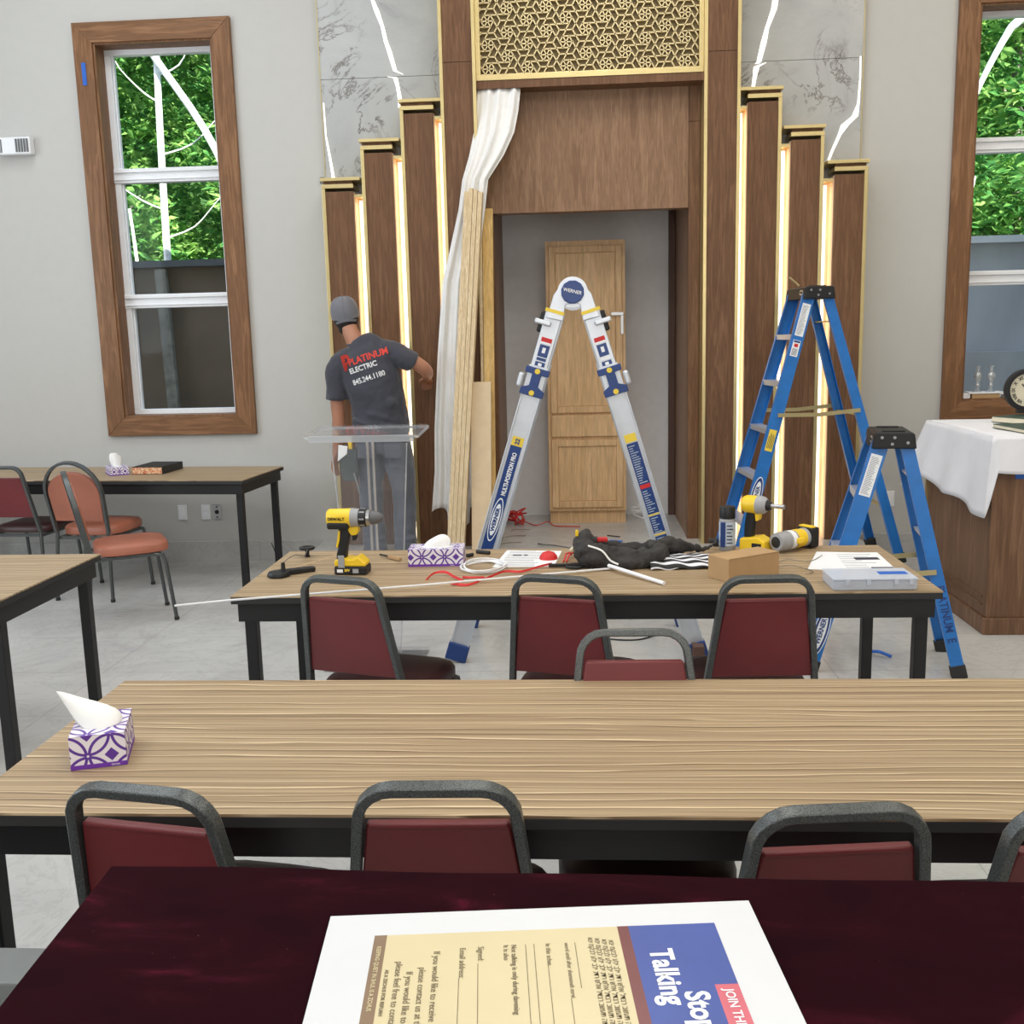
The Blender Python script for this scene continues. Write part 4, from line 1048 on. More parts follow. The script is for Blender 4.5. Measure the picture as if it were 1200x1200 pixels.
# ================================================================ CLEAR LECTERN
t = thing('acrylic_lectern', 'clear acrylic lectern standing in front of the workman', 'lectern', (-1.035, 4.95, 0))
k = Matrix.Rotation(radians(2.5), 4, 'X'); k.translation = Vector((0, .02, 1.172))
MB().box(-.275, .275, -.16, .18, 0, .010, k).build('reading_shelf', M_['acrylic'], t)
e = MB().rtube([(-.275, -.165, -.005), (.275, -.165, -.005), (.275, .185, -.005), (-.275, .185, -.005)], .006, .012, (0, 0, 1), closed=True, M=k); e.build('shelf_edge', M_['acrylic_edge'], t)
MB().box(-.255, .255, -.168, -.160, -.028, .004, k).build('book_stop', M_['acrylic_edge'], t)
MB().prism([(-.19, 1.11), (.19, 1.11), (.115, .02), (-.115, .02)], .03, .038).build('front_panel', M_['acrylic'], t)
for s_ in (-1, 1): MB().rtube([(s_*.19, .034, 1.11), (s_*.115, .034, .02)], .005, .012, (0, 1, 0)).build('panel_edge', M_['acrylic_edge'], t)
MB().box(-.016, -.011, .04, .08, .02, 1.13).build('post', M_['acrylic_edge'], t); MB().box(.011, .016, .04, .08, .02, 1.13).build('post', M_['acrylic_edge'], t)
MB().box(-.24, .24, -.16, .20, 0, .02).build('base', M_['acrylic'], t, bevel=.003)
# ================================================================ THE WORKMAN
PO = Vector((-1.32, 6.85, .151))
MP = Matrix.Translation(-PO)
man = thing('person', 'man in grey cap, charcoal printed t-shirt and grey work trousers reaching toward the glowing channels', 'person', PO)
def limb(b, pts, rad, side=(1, 0, 0), n=16, sub=4, cap=True):
    """elliptical rings along a smooth path; rad = (along side, across)"""
    P = [Vector(p) for p in pts]; L = smoothpath(P, sub); N = len(L); R = []
    for i in range(N):
        f = i/sub; k = min(int(f), len(rad)-2); u = f-k
        R.append((rad[k][0]*(1-u)+rad[k+1][0]*u, rad[k][1]*(1-u)+rad[k+1][1]*u))
    rings = []
    for i, p in enumerate(L):
        t = (L[min(i+1, N-1)]-L[max(i-1, 0)]).normalized(); s_ = Vector(side); s_ = (s_-t*s_.dot(t)).normalized(); q = t.cross(s_)
        rings.append([tuple(p+s_*cos(2*pi*k/n)*R[i][0]+q*sin(2*pi*k/n)*R[i][1]) for k in range(n)])
    b.loft(rings, cap, False, MP)
def blob(b, c, r, rot=None):
    M = MP @ Matrix.Translation(Vector(c)) @ (rot.to_matrix().to_4x4() if rot else Matrix.Identity(4)); b.ell((0, 0, 0), r, M, 20, 14)
HC = Vector((-1.545, 6.87, 1.79)); HR = Euler((radians(12), radians(-8), radians(12)))
def hp(x, y, z): return HC + HR.to_matrix() @ Vector((x, y, z))
bd = MB()
blob(bd, HC+Vector((0, 0, .01)), (.074, .094, .098), HR); blob(bd, hp(0, .035, -.065), (.052, .058, .055), HR)       # skull and jaw
blob(bd, hp(0, .105, -.02), (.012, .018, .022), HR); blob(bd, hp(0, .09, -.062), (.024, .012, .008), HR); blob(bd, hp(0, .085, -.098), (.02, .018, .014), HR)
for e in (-1, 1): blob(bd, hp(e*.077, -.002, -.02), (.010, .019, .030), HR); blob(bd, hp(e*.03, .082, .012), (.018, .012, .008), HR)
limb(bd, [(-1.535, 6.855, 1.74), (-1.50, 6.83, 1.66), (-1.465, 6.82, 1.58), (-1.44, 6.82, 1.50)], [(.052, .055), (.055, .058), (.062, .06), (.09, .07)])
limb(bd, [(-1.44, 6.82, 1.58), (-1.40, 6.82, 1.48), (-1.38, 6.83, 1.34), (-1.34, 6.84, 1.14), (-1.33, 6.84, 1.0), (-1.33, 6.84, .90)], [(.07, .06), (.17, .09), (.165, .11), (.15, .105), (.165, .115), (.15, .11)])
# left arm hanging
limb(bd, [(-1.57, 6.82, 1.50), (-1.605, 6.815, 1.42), (-1.612, 6.81, 1.22), (-1.612, 6.82, 1.10), (-1.620, 6.83, 1.02), (-1.640, 6.85, .90), (-1.652, 6.86, .855)], [(.05, .05), (.054, .054), (.048, .05), (.044, .046), (.046, .045), (.031, .026), (.027, .021)])
# right arm, elbow raised, forearm towards the wall
limb(bd, [(-1.25, 6.82, 1.53), (-1.20, 6.81, 1.54), (-1.11, 6.82, 1.48), (-1.035, 6.85, 1.425), (-1.018, 6.92, 1.395), (-1.025, 7.00, 1.37), (-1.035, 7.07, 1.35), (-1.04, 7.10, 1.345)], [(.05, .05), (.055, .055), (.050, .048), (.046, .044), (.045, .043), (.040, .038), (.028, .024), (.026, .02)], (0, 0, 1))
def hand(b, w, d, palm_n, across, curl, L=.175):
    """w wrist, d direction to fingers, across towards the thumb"""
    w = Vector(w); d = Vector(d).normalized(); a = Vector(across); a = (a-d*a.dot(d)).normalized(); n_ = Vector(palm_n); n_ = (n_-d*n_.dot(d)-a*n_.dot(a)).normalized()
    limb(b, [w-d*.02, w+d*.02, w+d*.055, w+d*.088], [(.027, .019), (.034, .019), (.041, .017), (.038, .013)], a, 14, 3)
    for i, (o_, l_) in enumerate(((.030, .070), (.010, .080), (-.010, .074), (-.029, .058))):
        p = w+d*.082+a*o_; pts = [p-d*.02]; dd = d.copy(); seg_ = (l_*.45, l_*.32, l_*.26); ang = curl
        for k_, s_ in enumerate(seg_):
            pts.append(p); dd = (dd*cos(ang)+n_*sin(ang)).normalized(); p = p+dd*s_
        pts.append(p)
        b.tube([MP @ q for q in pts], [.0085, .0090, .0085, .0078, .0062], 8)
    p = w+d*.025+a*.030
    b.tube([MP @ q for q in (p-a*.012, p+a*.016+d*.018+n_*.008, p+a*.024+d*.045+n_*.018, p+a*.022+d*.066+n_*.022)], [.012, .011, .0095, .007], 8)
hand(bd, (-1.652, 6.862, .855), (-.22, .10, -1), (.5, .5, 0), (.35, .85, 0), .30)
hand(bd, (-1.04, 7.095, 1.345), (-.12, .72, -.30), (-.1, -.2, -1), (-1, -.1, .15), .42)
for e, kx, ax in ((-1, -1.415, -1.42), (1, -1.20, -1.195)):
    limb(bd, [(-1.33+e*.09, 6.84, .95), (kx-.005, 6.85, .75), (kx, 6.86, .58), (ax, 6.84, .36), (ax, 6.83, .22)], [(.085, .085), (.075, .078), (.055, .058), (.05, .055), (.036, .038)])
body = bd.build('body', M_['skin'], man, remesh=.0065, smooth=True); tag(body)
# hair
h = MB(); blob(h, hp(0, -.020, -.034), (.083, .090, .066), HR); blob(h, hp(0, -.048, -.092), (.062, .050, .042), HR); h.build('hair', M_['hair'], man, remesh=.008, smooth=True)
ey = MB()
for e in (-1, 1): blob(ey, hp(e*.03, .088, -.004), (.011, .008, .007), HR)
ey.build('eyes', M_['paper'], man, smooth=True)
# cap
cp = MB(); K = MP @ Matrix.Translation(HC) @ HR.to_matrix().to_4x4()
cp.loft([[(.092*k*cos(q*pi/16), (.108*k)*sin(q*pi/16)-.004, z) for q in range(32)] for k, z in ((1.0, -.022), (1.02, .0), (1.0, .030), (.93, .062), (.80, .087), (.58, .104), (.28, .113), (.03, .114))], True, False, K)
capo = cp.build('cap', M_['cap_cloth'], man, smooth=True)
for q in range(6):
    a = q*pi/3+.5
    MB().tube([K @ Vector((.0925*k*cos(a), .109*k*sin(a)-.004, z+.0015)) for k, z in ((1.02, 0), (.99, .030), (.92, .062), (.79, .087), (.57, .104), (.27, .113))], .0016, 6).build('seam', M_['cap_cloth'], capo)
vz = MB(); vz.loft([[(.082*sin(q)*1.0, .095+dy*cos(q)-.0, -.012-z_-.02*(1-cos(q))) for q in [radians(-85+170*i/14) for i in range(15)]] + [(.080*sin(q), .07, -.016-z_) for q in [radians(80-160*i/6) for i in range(7)]] for dy, z_ in ((.075, 0), (.075, .006))], True, False, K)
vz.build('visor', M_['cap_cloth'], capo)
MB().rtube([K @ Vector((.088*sin(q), -.110*cos(q)+.003-.004, -.042+.018*cos(q*1.8))) for q in [radians(-50+100*i/12) for i in range(13)]], .016, .005, K.to_3x3() @ Vector((0, -1, 0))).build('strap', M_['cap_cloth'], capo)
MB().ell((0, 0, .116), (.008, .008, .005), K).build('button', M_['cap_cloth'], capo)
# t-shirt
sh = MB()
limb(sh, [(-1.325, 6.84, .985), (-1.33, 6.84, 1.08), (-1.345, 6.83, 1.22), (-1.385, 6.82, 1.38), (-1.40, 6.815, 1.48), (-1.42, 6.82, 1.555), (-1.455, 6.825, 1.615)],
     [(.192, .135), (.196, .137), (.190, .135), (.200, .135), (.205, .12), (.150, .095), (.074, .07)])
limb(sh, [(-1.50, 6.82, 1.52), (-1.565, 6.815, 1.475), (-1.605, 6.81, 1.40), (-1.612, 6.81, 1.30), (-1.615, 6.81, 1.225)], [(.06, .06), (.075, .08), (.074, .082), (.072, .082), (.074, .086)])
limb(sh, [(-1.36, 6.82, 1.55), (-1.28, 6.82, 1.545), (-1.20, 6.81, 1.52), (-1.14, 6.815, 1.485), (-1.095, 6.83, 1.455)], [(.06, .07), (.074, .085), (.076, .08), (.072, .075), (.072, .074)], (0, 0, 1))
for p, r in (((-1.33, 6.74, 1.12), (.12, .05, .03)), ((-1.27, 6.745, 1.05), (.11, .05, .022)), ((-1.42, 6.745, 1.07), (.09, .05, .02)), ((-1.24, 6.75, 1.20), (.05, .05, .05))): blob(sh, p, r, Euler((0, radians(18), 0)))
shirt = sh.build('t_shirt', M_['shirt'], man, remesh=.009, smooth=True)
tx = bpy.data.textures.new('folds', 'CLOUDS'); tx.noise_scale = .13; tx.noise_depth = 2
def fold(o, k):
    q = o.modifiers.new('d', 'DISPLACE'); q.texture = tx; q.strength = k; q.mid_level = .5; q.texture_coords = 'LOCAL'
fold(shirt, .030)
MB().tube([MP @ Vector((-1.462+.068*cos(a), 6.827+.066*sin(a), 1.612+.020*cos(a)+.02*sin(a))) for a in [i*pi/12 for i in range(24)]], .008, 8, closed=True).build('collar', M_['shirt'], shirt, smooth=True)
# trousers
tr = MB()
limb(tr, [(-1.325, 6.84, 1.06), (-1.325, 6.84, 1.0), (-1.325, 6.84, .93), (-1.325, 6.84, .86)], [(.165, .12), (.178, .13), (.188, .14), (.18, .13)])
limb(tr, [(-1.41, 6.84, .95), (-1.415, 6.85, .78), (-1.42, 6.86, .58), (-1.415, 6.85, .38), (-1.41, 6.84, .235), (-1.408, 6.845, .175)], [(.10, .12), (.098, .11), (.082, .088), (.078, .082), (.076, .088), (.084, .105)])
limb(tr, [(-1.235, 6.84, .95), (-1.215, 6.85, .78), (-1.20, 6.86, .58), (-1.195, 6.85, .38), (-1.195, 6.84, .235), (-1.197, 6.845, .175)], [(.10, .12), (.098, .11), (.084, .088), (.078, .082), (.074, .086), (.080, .10)])
for z in (.20, .235, .27):
    for x in (-1.41, -1.196): blob(tr, (x+.004, 6.80, z), (.078, .05, .014), Euler((0, radians(12 if z == .235 else -8), 0)))
trs = tr.build('trousers', M_['trousers'], man, remesh=.009, smooth=True); fold(trs, .026)
for x in (-1.41, -1.23):
    MB().cbox((x-PO.x, 6.70-PO.y, .90-PO.z), (.115, .02, .125)).build('back_pocket', M_['trousers'], trs, bevel=.008)
for x in (-1.415, -1.19):
    s_ = MB(); limb(s_, [(x, 6.78, .20), (x, 6.86, .195), (x, 7.0, .185), (x, 7.05, .18)], [(.04, .045), (.048, .05), (.046, .035), (.03, .02)]); s_.build('shoe', M_['black_matte'], man, smooth=True)
pc = MB(); pc.loft([[((x), (y), z) for x, y in ((-.06*k, -.035), (.06*k, -.035), (.06*k, .035), (-.06*k, .035))] for k, z in ((.75, -.115), (.95, -.06), (1.0, .06), (1.05, .10))], M=MP @ Matrix.Translation((-1.535, 6.74, .80)))
pch = pc.build('tool_pouch', M_['pouch'], man, bevel=.008)
MB().prism([(-.07, .02), (-.06, .13), (.0, .12), (-.005, .07)], -.045, -.03, MP @ Matrix.Translation((-1.535, 6.74, .80))).build('rag', M_['tissue'], pch, bevel=.003)
MB().box(.0, .025, -.02, .01, .06, .17, MP @ Matrix.Translation((-1.535, 6.74, .80))).build('tool_handle', M_['yellow'], pch, bevel=.004)
MB().tube([MP @ Vector(p) for p in ((-1.50, 6.70, .74), (-1.485, 6.70, .68), (-1.47, 6.705, .60))], .006, 6).build('screwdriver_shaft', M_['steel'], pch)
# print on the back of the shirt
bpy.context.view_layer.update()
dg = bpy.context.evaluated_depsgraph_get(); ev = shirt.evaluated_get(dg); bv = BVHTree.FromPolygons([v.co.copy() for v in ev.data.vertices], [tuple(p.vertices) for p in ev.data.polygons])
def press(o):
    bm = bmesh.new(); bm.from_mesh(o.data); bmesh.ops.triangulate(bm, faces=bm.faces)
    for _ in range(2):
        le = [e for e in bm.edges if e.calc_length() > .012]
        if le: bmesh.ops.subdivide_edges(bm, edges=le, cuts=1); bmesh.ops.triangulate(bm, faces=bm.faces)
    for v in bm.verts:
        h_ = bv.ray_cast(Vector((v.co.x, -.6, v.co.z)), Vector((0, 1, 0)))
        if h_[0] is not None: v.co.y = h_[0].y-.0025
    bm.to_mesh(o.data); bm.free()
ra = radians(17)
def stext(s_, size, x, z, mat, sx=1, bold=.001, shear=0):
    k = frame((x-PO.x, -.3, z-PO.z), (cos(ra), 0, sin(ra)), (-sin(ra), 0, cos(ra)))
    o = text(s_, size, k, M_[mat], 'lettering', shirt, ext=0, sx=sx, bold=bold); press(o)
stext('PLATINUM', .062, -1.372, 1.505, 'print_red', .92, .0016); stext('ELECTRIC', .047, -1.405, 1.437, 'print_white', .95, .0013); stext('845.244.1180', .048, -1.370, 1.368, 'print_white', .86, .0010)
lg = MB().prism([(-.030, .055), (.012, .062), (.034, .040), (.034, .012), (.016, -.004), (.004, -.045), (-.014, -.048), (-.020, -.01)], 0, .001, Matrix.Translation((-1.525-PO.x, -.3, 1.462-PO.z)) @ Matrix.Rotation(-radians(8), 4, 'Y')).build('emblem', M_['print_red'], shirt); press(lg)
lg = MB().prism([(-.004, .034), (.012, .036), (.018, .02), (.008, .008), (-.004, .012), (.004, .022)], 0, .001, Matrix.Translation((-1.525-PO.x, -.3, 1.462-PO.z)) @ Matrix.Rotation(-radians(8), 4, 'Y')).build('emblem', M_['shirt'], shirt); press(lg)
for v in lg.data.vertices: v.co.y -= .001

# ================================================================ VELVET TABLE, SHEET, RAIL
ZV = 1.0
t = thing('reading_table', 'large reading table covered in dark burgundy velvet in the foreground', 'table', (0, 0, 0))
b = MB(); vs = []; fs = []
X0, X1, Y0, Y1 = -.522, .94, .32, 1.08
per = [(-.532, .32), (.95, .32), (.95, 1.088), (-.571, 1.115)]
def bil(u, v): return [(per[0][k]*(1-u)+per[1][k]*u)*(1-v)+(per[3][k]*(1-u)+per[2][k]*u)*v for k in (0, 1)]
add_grid(lambda u, v: (*bil(u, v), ZV+.0012*sin(u*23+2*v)*sin(v*11)), 40, 24)
for i in range(4):
    a_, c_ = per[i], per[(i+1) % 4]; nx_, ny_ = (c_[1]-a_[1]), -(c_[0]-a_[0]); l_ = hypot(nx_, ny_); nx_ /= l_; ny_ /= l_
    def sk(u, v, a_=a_, c_=c_, nx_=nx_, ny_=ny_):
        wv = (.010*sin(u*26))*v*sin(min(1, u*(1-u)*12)*pi/2)
        r_ = .006*min(1, v*12)
        return (a_[0]+(c_[0]-a_[0])*u+nx_*(r_+wv+.01*v), a_[1]+(c_[1]-a_[1])*u+ny_*(r_+wv+.01*v), ZV-.002-.45*v)
    add_grid(sk, 40, 10)
b.add(vs, fs); cvo = b.build('velvet_cover', M_['velvet'], t, smooth=True)
MB().box(X0+.02, X1-.02, Y0+.02, Y1-.02, .96, .992).build('tabletop', M_['desk_wood'], t)
for x in (X0+.06, X1-.06):
    for y in (Y0+.06, Y1-.06): MB().cbox((x, y, .48), (.06, .06, .96)).build('leg', M_['desk_wood'], t)
t = thing('low_panel', 'low black panel with grey top rail standing left of the velvet table', 'panel', (-1.25, 1.36, 0))
MB().box(-.6, .53, -.035, .035, .02, .66).build('panel', M_['black'], t)
MB().box(-.6, .53, -.045, .045, .66, .70).build('top_rail', M_['rail_grey'], t, bevel=.004)
for x in (-.55, .30): MB().box(x, x+.05, -.12, .12, 0, .03).build('foot', M_['black'], t)
# printed sheet
rz = radians(5.2)
t = thing('printed_sheet', 'glossy white-bordered printed form with yellow page and blue banner on the velvet', 'printed sheet', (-.0345, .8735, 1.0045), rz)
W2, H2 = .2275, .150
MB().box(-W2, W2, -H2, H2, 0, .0016).build('sheet', M_['sheet_white'], t, bevel=.0005)
def patch(x0, x1, y0, y1, mat, z=.0018, name='printed_area'): return MB().box(x0, x1, y0, y1, z-.0002, z).build(name, M_[mat], t)
yt = H2-.041
patch(-.1755, .088, -H2+.005, yt, 'sheet_yellow'); patch(-.1755, -.1625, -H2+.005, yt, 'sheet_brown', .0020); patch(.078, .0895, -H2+.005, yt, 'sheet_maroon', .0020)
patch(.0895, .1805, -H2+.005, yt, 'sheet_blue', .0020); patch(.158, .1805, -H2+.005, yt-.103, 'sheet_red', .0022)
def down(s_, size, x, ytop, mat, bold=0, sx=1, z=.0023, fill=False):
    k = frame((x, ytop, z), (0, -1, 0), (1, 0, 0)); return text(s_, size, k, M_[mat], 'lettering', t, ext=.00005, align='LEFT', bold=bold, sx=sx)
down('Talking', .032, .115, yt-.043, 'paper', .0010, .95, .0024); down('Stop', .032, .137, yt-.112, 'paper', .0010, .95, .0024); down('JOIN THE', .0130, .169, yt-.111, 'paper', .0002, 1, .0026)
IK = 'print_brown'
down('KEEPING QUIET IN SHUL IS A ZCHUS', .0062, -.169, yt-.020, 'sheet_yellow', .0001, 1, .0024)
down('AS A ZECHUS FOR REFUAH', .0052, -.1575, yt-.060, IK, .0001, 1.1)
down('please feel free to contact', .0098, -.1460, yt-.047, IK); down('If you would like to', .0098, -.135, yt-.064, IK); down('please contact us at the', .0098, -.1225, yt-.058, IK)
down('If you would like to receive', .0098, -.1095, yt-.032, IK); down('Email address:', .0088, -.0835, yt-.028, IK); down('Signed:', .0088, -.065, yt-.027, IK)
down('It is also', .0078, -.0395, yt-.026, IK); down('Not talking is only during davening', .0078, -.0315, yt-.026, IK, .00005); down('In this zchus', .0074, .0035, yt-.026, IK); down('word until after shemoneh esrei', .0068, .0225, yt-.026, IK)
lm = MB()
for x, y0_, y1_ in ((-.0865, -.15, yt-.078), (-.068, -.15, yt-.055), (-.0195, -.15, yt-.026), (-.011, -.15, yt-.026), (.0015, -.15, yt-.060), (.031, yt-.10, yt-.026), (.020, -.15, yt-.115)):
    lm.box(x, x+.0006, max(y0_, -.145), y1_, .0019, .0022)
lm.build('ruled_lines', M_[IK], t)
for i, x in enumerate((.0475, .0545, .0615, .0685)):
    down('\u05D0\u05E0\u05D9 \u05DE\u05E7\u05D1\u05DC \u05E2\u05DC\u05D9 \u05D1\u05DC\u05D9 \u05E0\u05D3\u05E8 \u05E9\u05DC\u05D0 \u05DC\u05D3\u05D1\u05E8 \u05D1\u05E9\u05E2\u05EA \u05D4\u05EA\u05E4\u05D9\u05DC\u05D4', .0078, x, yt-.018-.002*i, IK)

# ================================================================ TISSUE BOXES
def tissue(lab, loc, rz, sx, sy, sz, cell, tis, off=(0, .025)):
    t = thing('tissue_box', lab, 'tissue box', loc, rz, 'purple petal-patterned tissue boxes')
    o = MB().box(-sx/2, sx/2, -sy/2, sy/2, .0, sz).build('carton', M_['petals'], t); uvbox(o, cell, off)
    q = .0006; MB().box(-sx/2-q, sx/2+q, -sy/2-q, sy/2+q, .0, sz*.13).build('printed_band', M_['purple'], t)
    MB().loft([[(sx*.3*cos(a_), sy*.22*sin(a_), z) for a_ in [i*pi/12 for i in range(24)]] for z in (sz, sz+.0008)]).build('opening', M_['tissue'], t)
    text('tissues', sz*.09, frame((sx*.3, -sy/2-q*2, sz*.065), (1, 0, 0), (0, 0, 1)), M_['paper'], 'lettering', t, ext=.0002)
    b = MB(); b.add([Vector(p) for p in tis[0]], tis[1]); s_ = b.build('tissue', M_['tissue'], t, smooth=True, subsurf=1, solid=.0012)
    return t
def leafshape(pts_l, pts_r, mid):   # strip of cross sections
    vs = []; fs = []
    for a_, m_, c_ in zip(pts_l, mid, pts_r): vs += [a_, m_, c_]
    for i in range(len(mid)-1):
        for j in (0, 1): k_ = i*3+j; fs.append((k_, k_+1, k_+4, k_+3))
    return vs, fs
def grid_sheet(rows_):
    vs = [p for r in rows_ for p in r]; n_ = len(rows_[0]); fs = []
    for i in range(len(rows_)-1):
        for j in range(n_-1): k_ = i*n_+j; fs.append((k_, k_+1, k_+n_+1, k_+n_))
    return vs, fs
tissue('cube-like purple and white tissue box alone on the nearest table', (-1.032, 2.030, .7505), radians(18), .110, .145, .072, .066,
       grid_sheet([[(-.030, -.030, .070), (.0, -.042, .070), (.028, -.036, .070), (.046, -.010, .070), (.040, .030, .070)],
                   [(-.048, -.015, .082), (-.015, -.035, .088), (.022, -.028, .092), (.050, .0, .094), (.034, .035, .080)],
                   [(-.062, .0, .102), (-.040, -.016, .108), (-.008, -.010, .112), (.024, .012, .110), (.010, .040, .092)],
                   [(-.076, .012, .128), (-.066, .004, .130), (-.050, .006, .130), (-.030, .020, .124), (-.030, .040, .108)],
                   [(-.088, .018, .148), (-.084, .016, .147), (-.078, .018, .145), (-.070, .024, .140), (-.062, .032, .130)]]), (-.020, .027))
tissue('long flat purple and white tissue box between the drill and the wire coil', (-.558, 3.885, .7505), radians(2), .212, .115, .066, .062,
       grid_sheet([[(-.05, .0, .062), (-.02, -.02, .062), (.02, -.022, .062), (.055, .0, .062)], [(-.052, .0, .076), (-.02, -.018, .086), (.02, -.022, .090), (.060, .005, .084)],
                   [(-.030, .012, .092), (.0, -.004, .104), (.03, -.006, .106), (.052, .010, .098)], [(.005, .014, .108), (.015, .008, .113), (.028, .008, .114), (.040, .016, .108)]]), (-.053, .036))
tissue('small tissue box on the table below the left window', (-3.165, 6.79, .7505), radians(34), .12, .20, .052, .05,
       grid_sheet([[(-.03, .0, .05), (-.01, -.03, .05), (.02, -.02, .05), (.035, .02, .05)], [(-.045, .0, .085), (-.02, -.03, .08), (.02, -.025, .08), (.045, .02, .085)],
                   [(-.050, .0, .125), (-.012, -.02, .105), (.012, -.015, .100), (.045, .02, .118)], [(-.034, .0, .150), (-.016, -.01, .145), (.004, -.01, .150), (.014, .01, .135)]]))
b = book('thick black book with red and gold patterned edge on the wall table', (-2.915, 6.88, .7515), radians(176), .22, .31, .050, 'black', 'red_floral')

# ================================================================ TOOLS ON THE MIDDLE TABLE
ZT = .7505
def tooltext(s_, size, M, mat, parent): return text(s_, size, M, M_[mat], 'lettering', parent, ext=.0003, bold=.0005)
# upright drill
t = thing('cordless_drill', 'yellow and black cordless drill standing upright on its battery', 'drill', (-.858, 3.73, ZT), radians(-3))
XR = Matrix.Rotation(radians(90), 4, 'Y')
def turned(prof, name, mat, z, par, y=0): return MB().lathe([(r, x) for x, r in prof], 20, Matrix.Translation((0, y, z)) @ XR).build(name, M_[mat], par, smooth=True)
hz = .212
turned([(-.088, .012), (-.086, .028), (-.078, .034), (.008, .036)], 'motor_housing', 'yellow', hz, t)
MB().box(-.084, .0, -.034, .034, -.040, -.012, Matrix.Translation((0, 0, hz))).build('housing_grip', M_['black'], t, bevel=.008)
turned([(.006, .037), (.012, .036), (.036, .034), (.038, .030)], 'gearbox', 'grey_light', hz, t)
cl = turned([(.038, .034), (.040, .035), (.062, .034), (.066, .030)], 'clutch_ring', 'black', hz, t)
for q in range(8):
    a_ = q*pi/4; MB().bar((.041, .0345*cos(a_), hz+.0345*sin(a_)), (.060, .034*cos(a_), hz+.034*sin(a_)), .006, .003, (0, cos(a_), sin(a_))).build('rib', M_['grey_light'], cl)
turned([(.066, .031), (.078, .030), (.080, .026)], 'collar', 'steel', hz, t); turned([(.080, .026), (.100, .025), (.114, .018), (.124, .011), (.126, .005)], 'chuck', 'grey', hz, t)
MB().prism([(-.045, .185), (-.008, .185), (-.002, .15), (-.014, .10), (-.022, .05), (-.058, .05), (-.056, .075), (-.042, .12)], -.018, .018).build('handle', M_['black'], t, bevel=.006)
MB().prism([(-.044, .165), (-.036, .165), (-.040, .13), (-.050, .10), (-.056, .10), (-.05, .13)], -.0195, .0195).build('grip_inlay', M_['yellow'], t, bevel=.002)
MB().prism([(-.012, .182), (.030, .182), (.034, .165), (.024, .148), (.004, .146), (-.006, .16)], -.015, .015).build('trigger_guard', M_['yellow'], t, bevel=.004)
MB().prism([(.006, .150), (.026, .146), (.020, .128), (.006, .124)], -.009, .009).build('trigger', M_['black'], t, bevel=.003)
MB().prism([(-.062, .032), (-.062, .055), (-.03, .062), (.012, .060), (.030, .072), (.040, .062), (.058, .045), (.060, .032)], -.036, .036).build('battery_top', M_['yellow'], t, bevel=.006)
bt = MB().box(-.062, .062, -.038, .038, 0, .033).build('battery', M_['black'], t, bevel=.006)
MB().box(-.045, -.02, -.040, -.036, .028, .075).build('belt_clip', M_['grey_light'], t, bevel=.003)
MB().box(-.05, -.028, -.0392, -.0378, .010, .022).build('label', M_['paper'], bt); MB().box(.01, .032, -.0392, -.0378, .008, .024).build('label', M_['grey_light'], bt)
tooltext('DEWALT', .016, frame((-.045, -.0362, hz), (1, 0, 0), (0, 0, 1)), 'black', t)
tooltext('20V', .013, frame((-.012, -.0385, .018), (1, 0, 0), (0, 0, 1)), 'pale_yellow', t)
# impact driver facing right
t = thing('impact_driver', 'yellow compact impact driver standing behind the cardboard box, nose pointing right', 'impact driver', (.700, 4.06, ZT), radians(-35))
h2 = .185
turned([(-.055, .012), (-.053, .03), (-.04, .036), (.006, .037)], 'motor_housing', 'yellow', h2, t)
turned([(.006, .037), (.012, .038), (.034, .034), (.046, .024)], 'gearbox', 'grey_light', h2, t); turned([(.046, .022), (.058, .018), (.062, .015)], 'collar', 'black', h2, t); turned([(.062, .009), (.118, .009)], 'bit_holder', 'steel', h2, t)
MB().prism([(-.035, .16), (-.002, .16), (-.004, .12), (-.012, .05), (-.045, .05), (-.044, .10)], -.018, .018).build('handle', M_['black'], t, bevel=.006)
MB().prism([(-.004, .155), (.022, .155), (.018, .128), (.002, .118)], -.012, .012).build('trigger', M_['yellow'], t, bevel=.003)
MB().prism([(-.055, .0), (-.055, .05), (.02, .062), (.055, .045), (.055, 0)], -.038, .038).build('battery', M_['yellow'], t, bevel=.007)
MB().box(.0, .04, -.0395, -.037, .010, .036).build('label', M_['black'], t)
# second tool lying on its side
t = thing('cutout_tool', 'yellow and grey cut-out tool lying on its side beyond the clear organiser', 'power tool', (.845, 4.06, ZT+.044), radians(38))
turned([(-.10, .020), (-.098, .034), (-.085, .038), (-.055, .038), (-.052, .034)], 'nose_guard', 'grey_light', 0, t)
turned([(-.1005, .018), (-.099, .026)], 'collet', 'black', 0, t)
turned([(-.052, .034), (-.04, .038), (.0, .036)], 'gear_case', 'grey_light', 0, t); turned([(-.035, .0385), (-.01, .0375)], 'label', 'paper', 0, t)
turned([(.0, .037), (.02, .038), (.05, .036)], 'motor_housing', 'yellow', 0, t); turned([(.05, .036), (.056, .038), (.066, .038)], 'clip_ring', 'grey_light', 0, t)
MB().box(.066, .115, -.040, .040, -.042, .042).build('battery', M_['black'], t, bevel=.010); MB().box(.072, .10, -.034, .034, .036, .046).build('battery_top', M_['yellow'], t, bevel=.004)
MB().box(-.02, .02, -.048, -.034, -.012, .012).build('lever', M_['yellow'], t, bevel=.005)
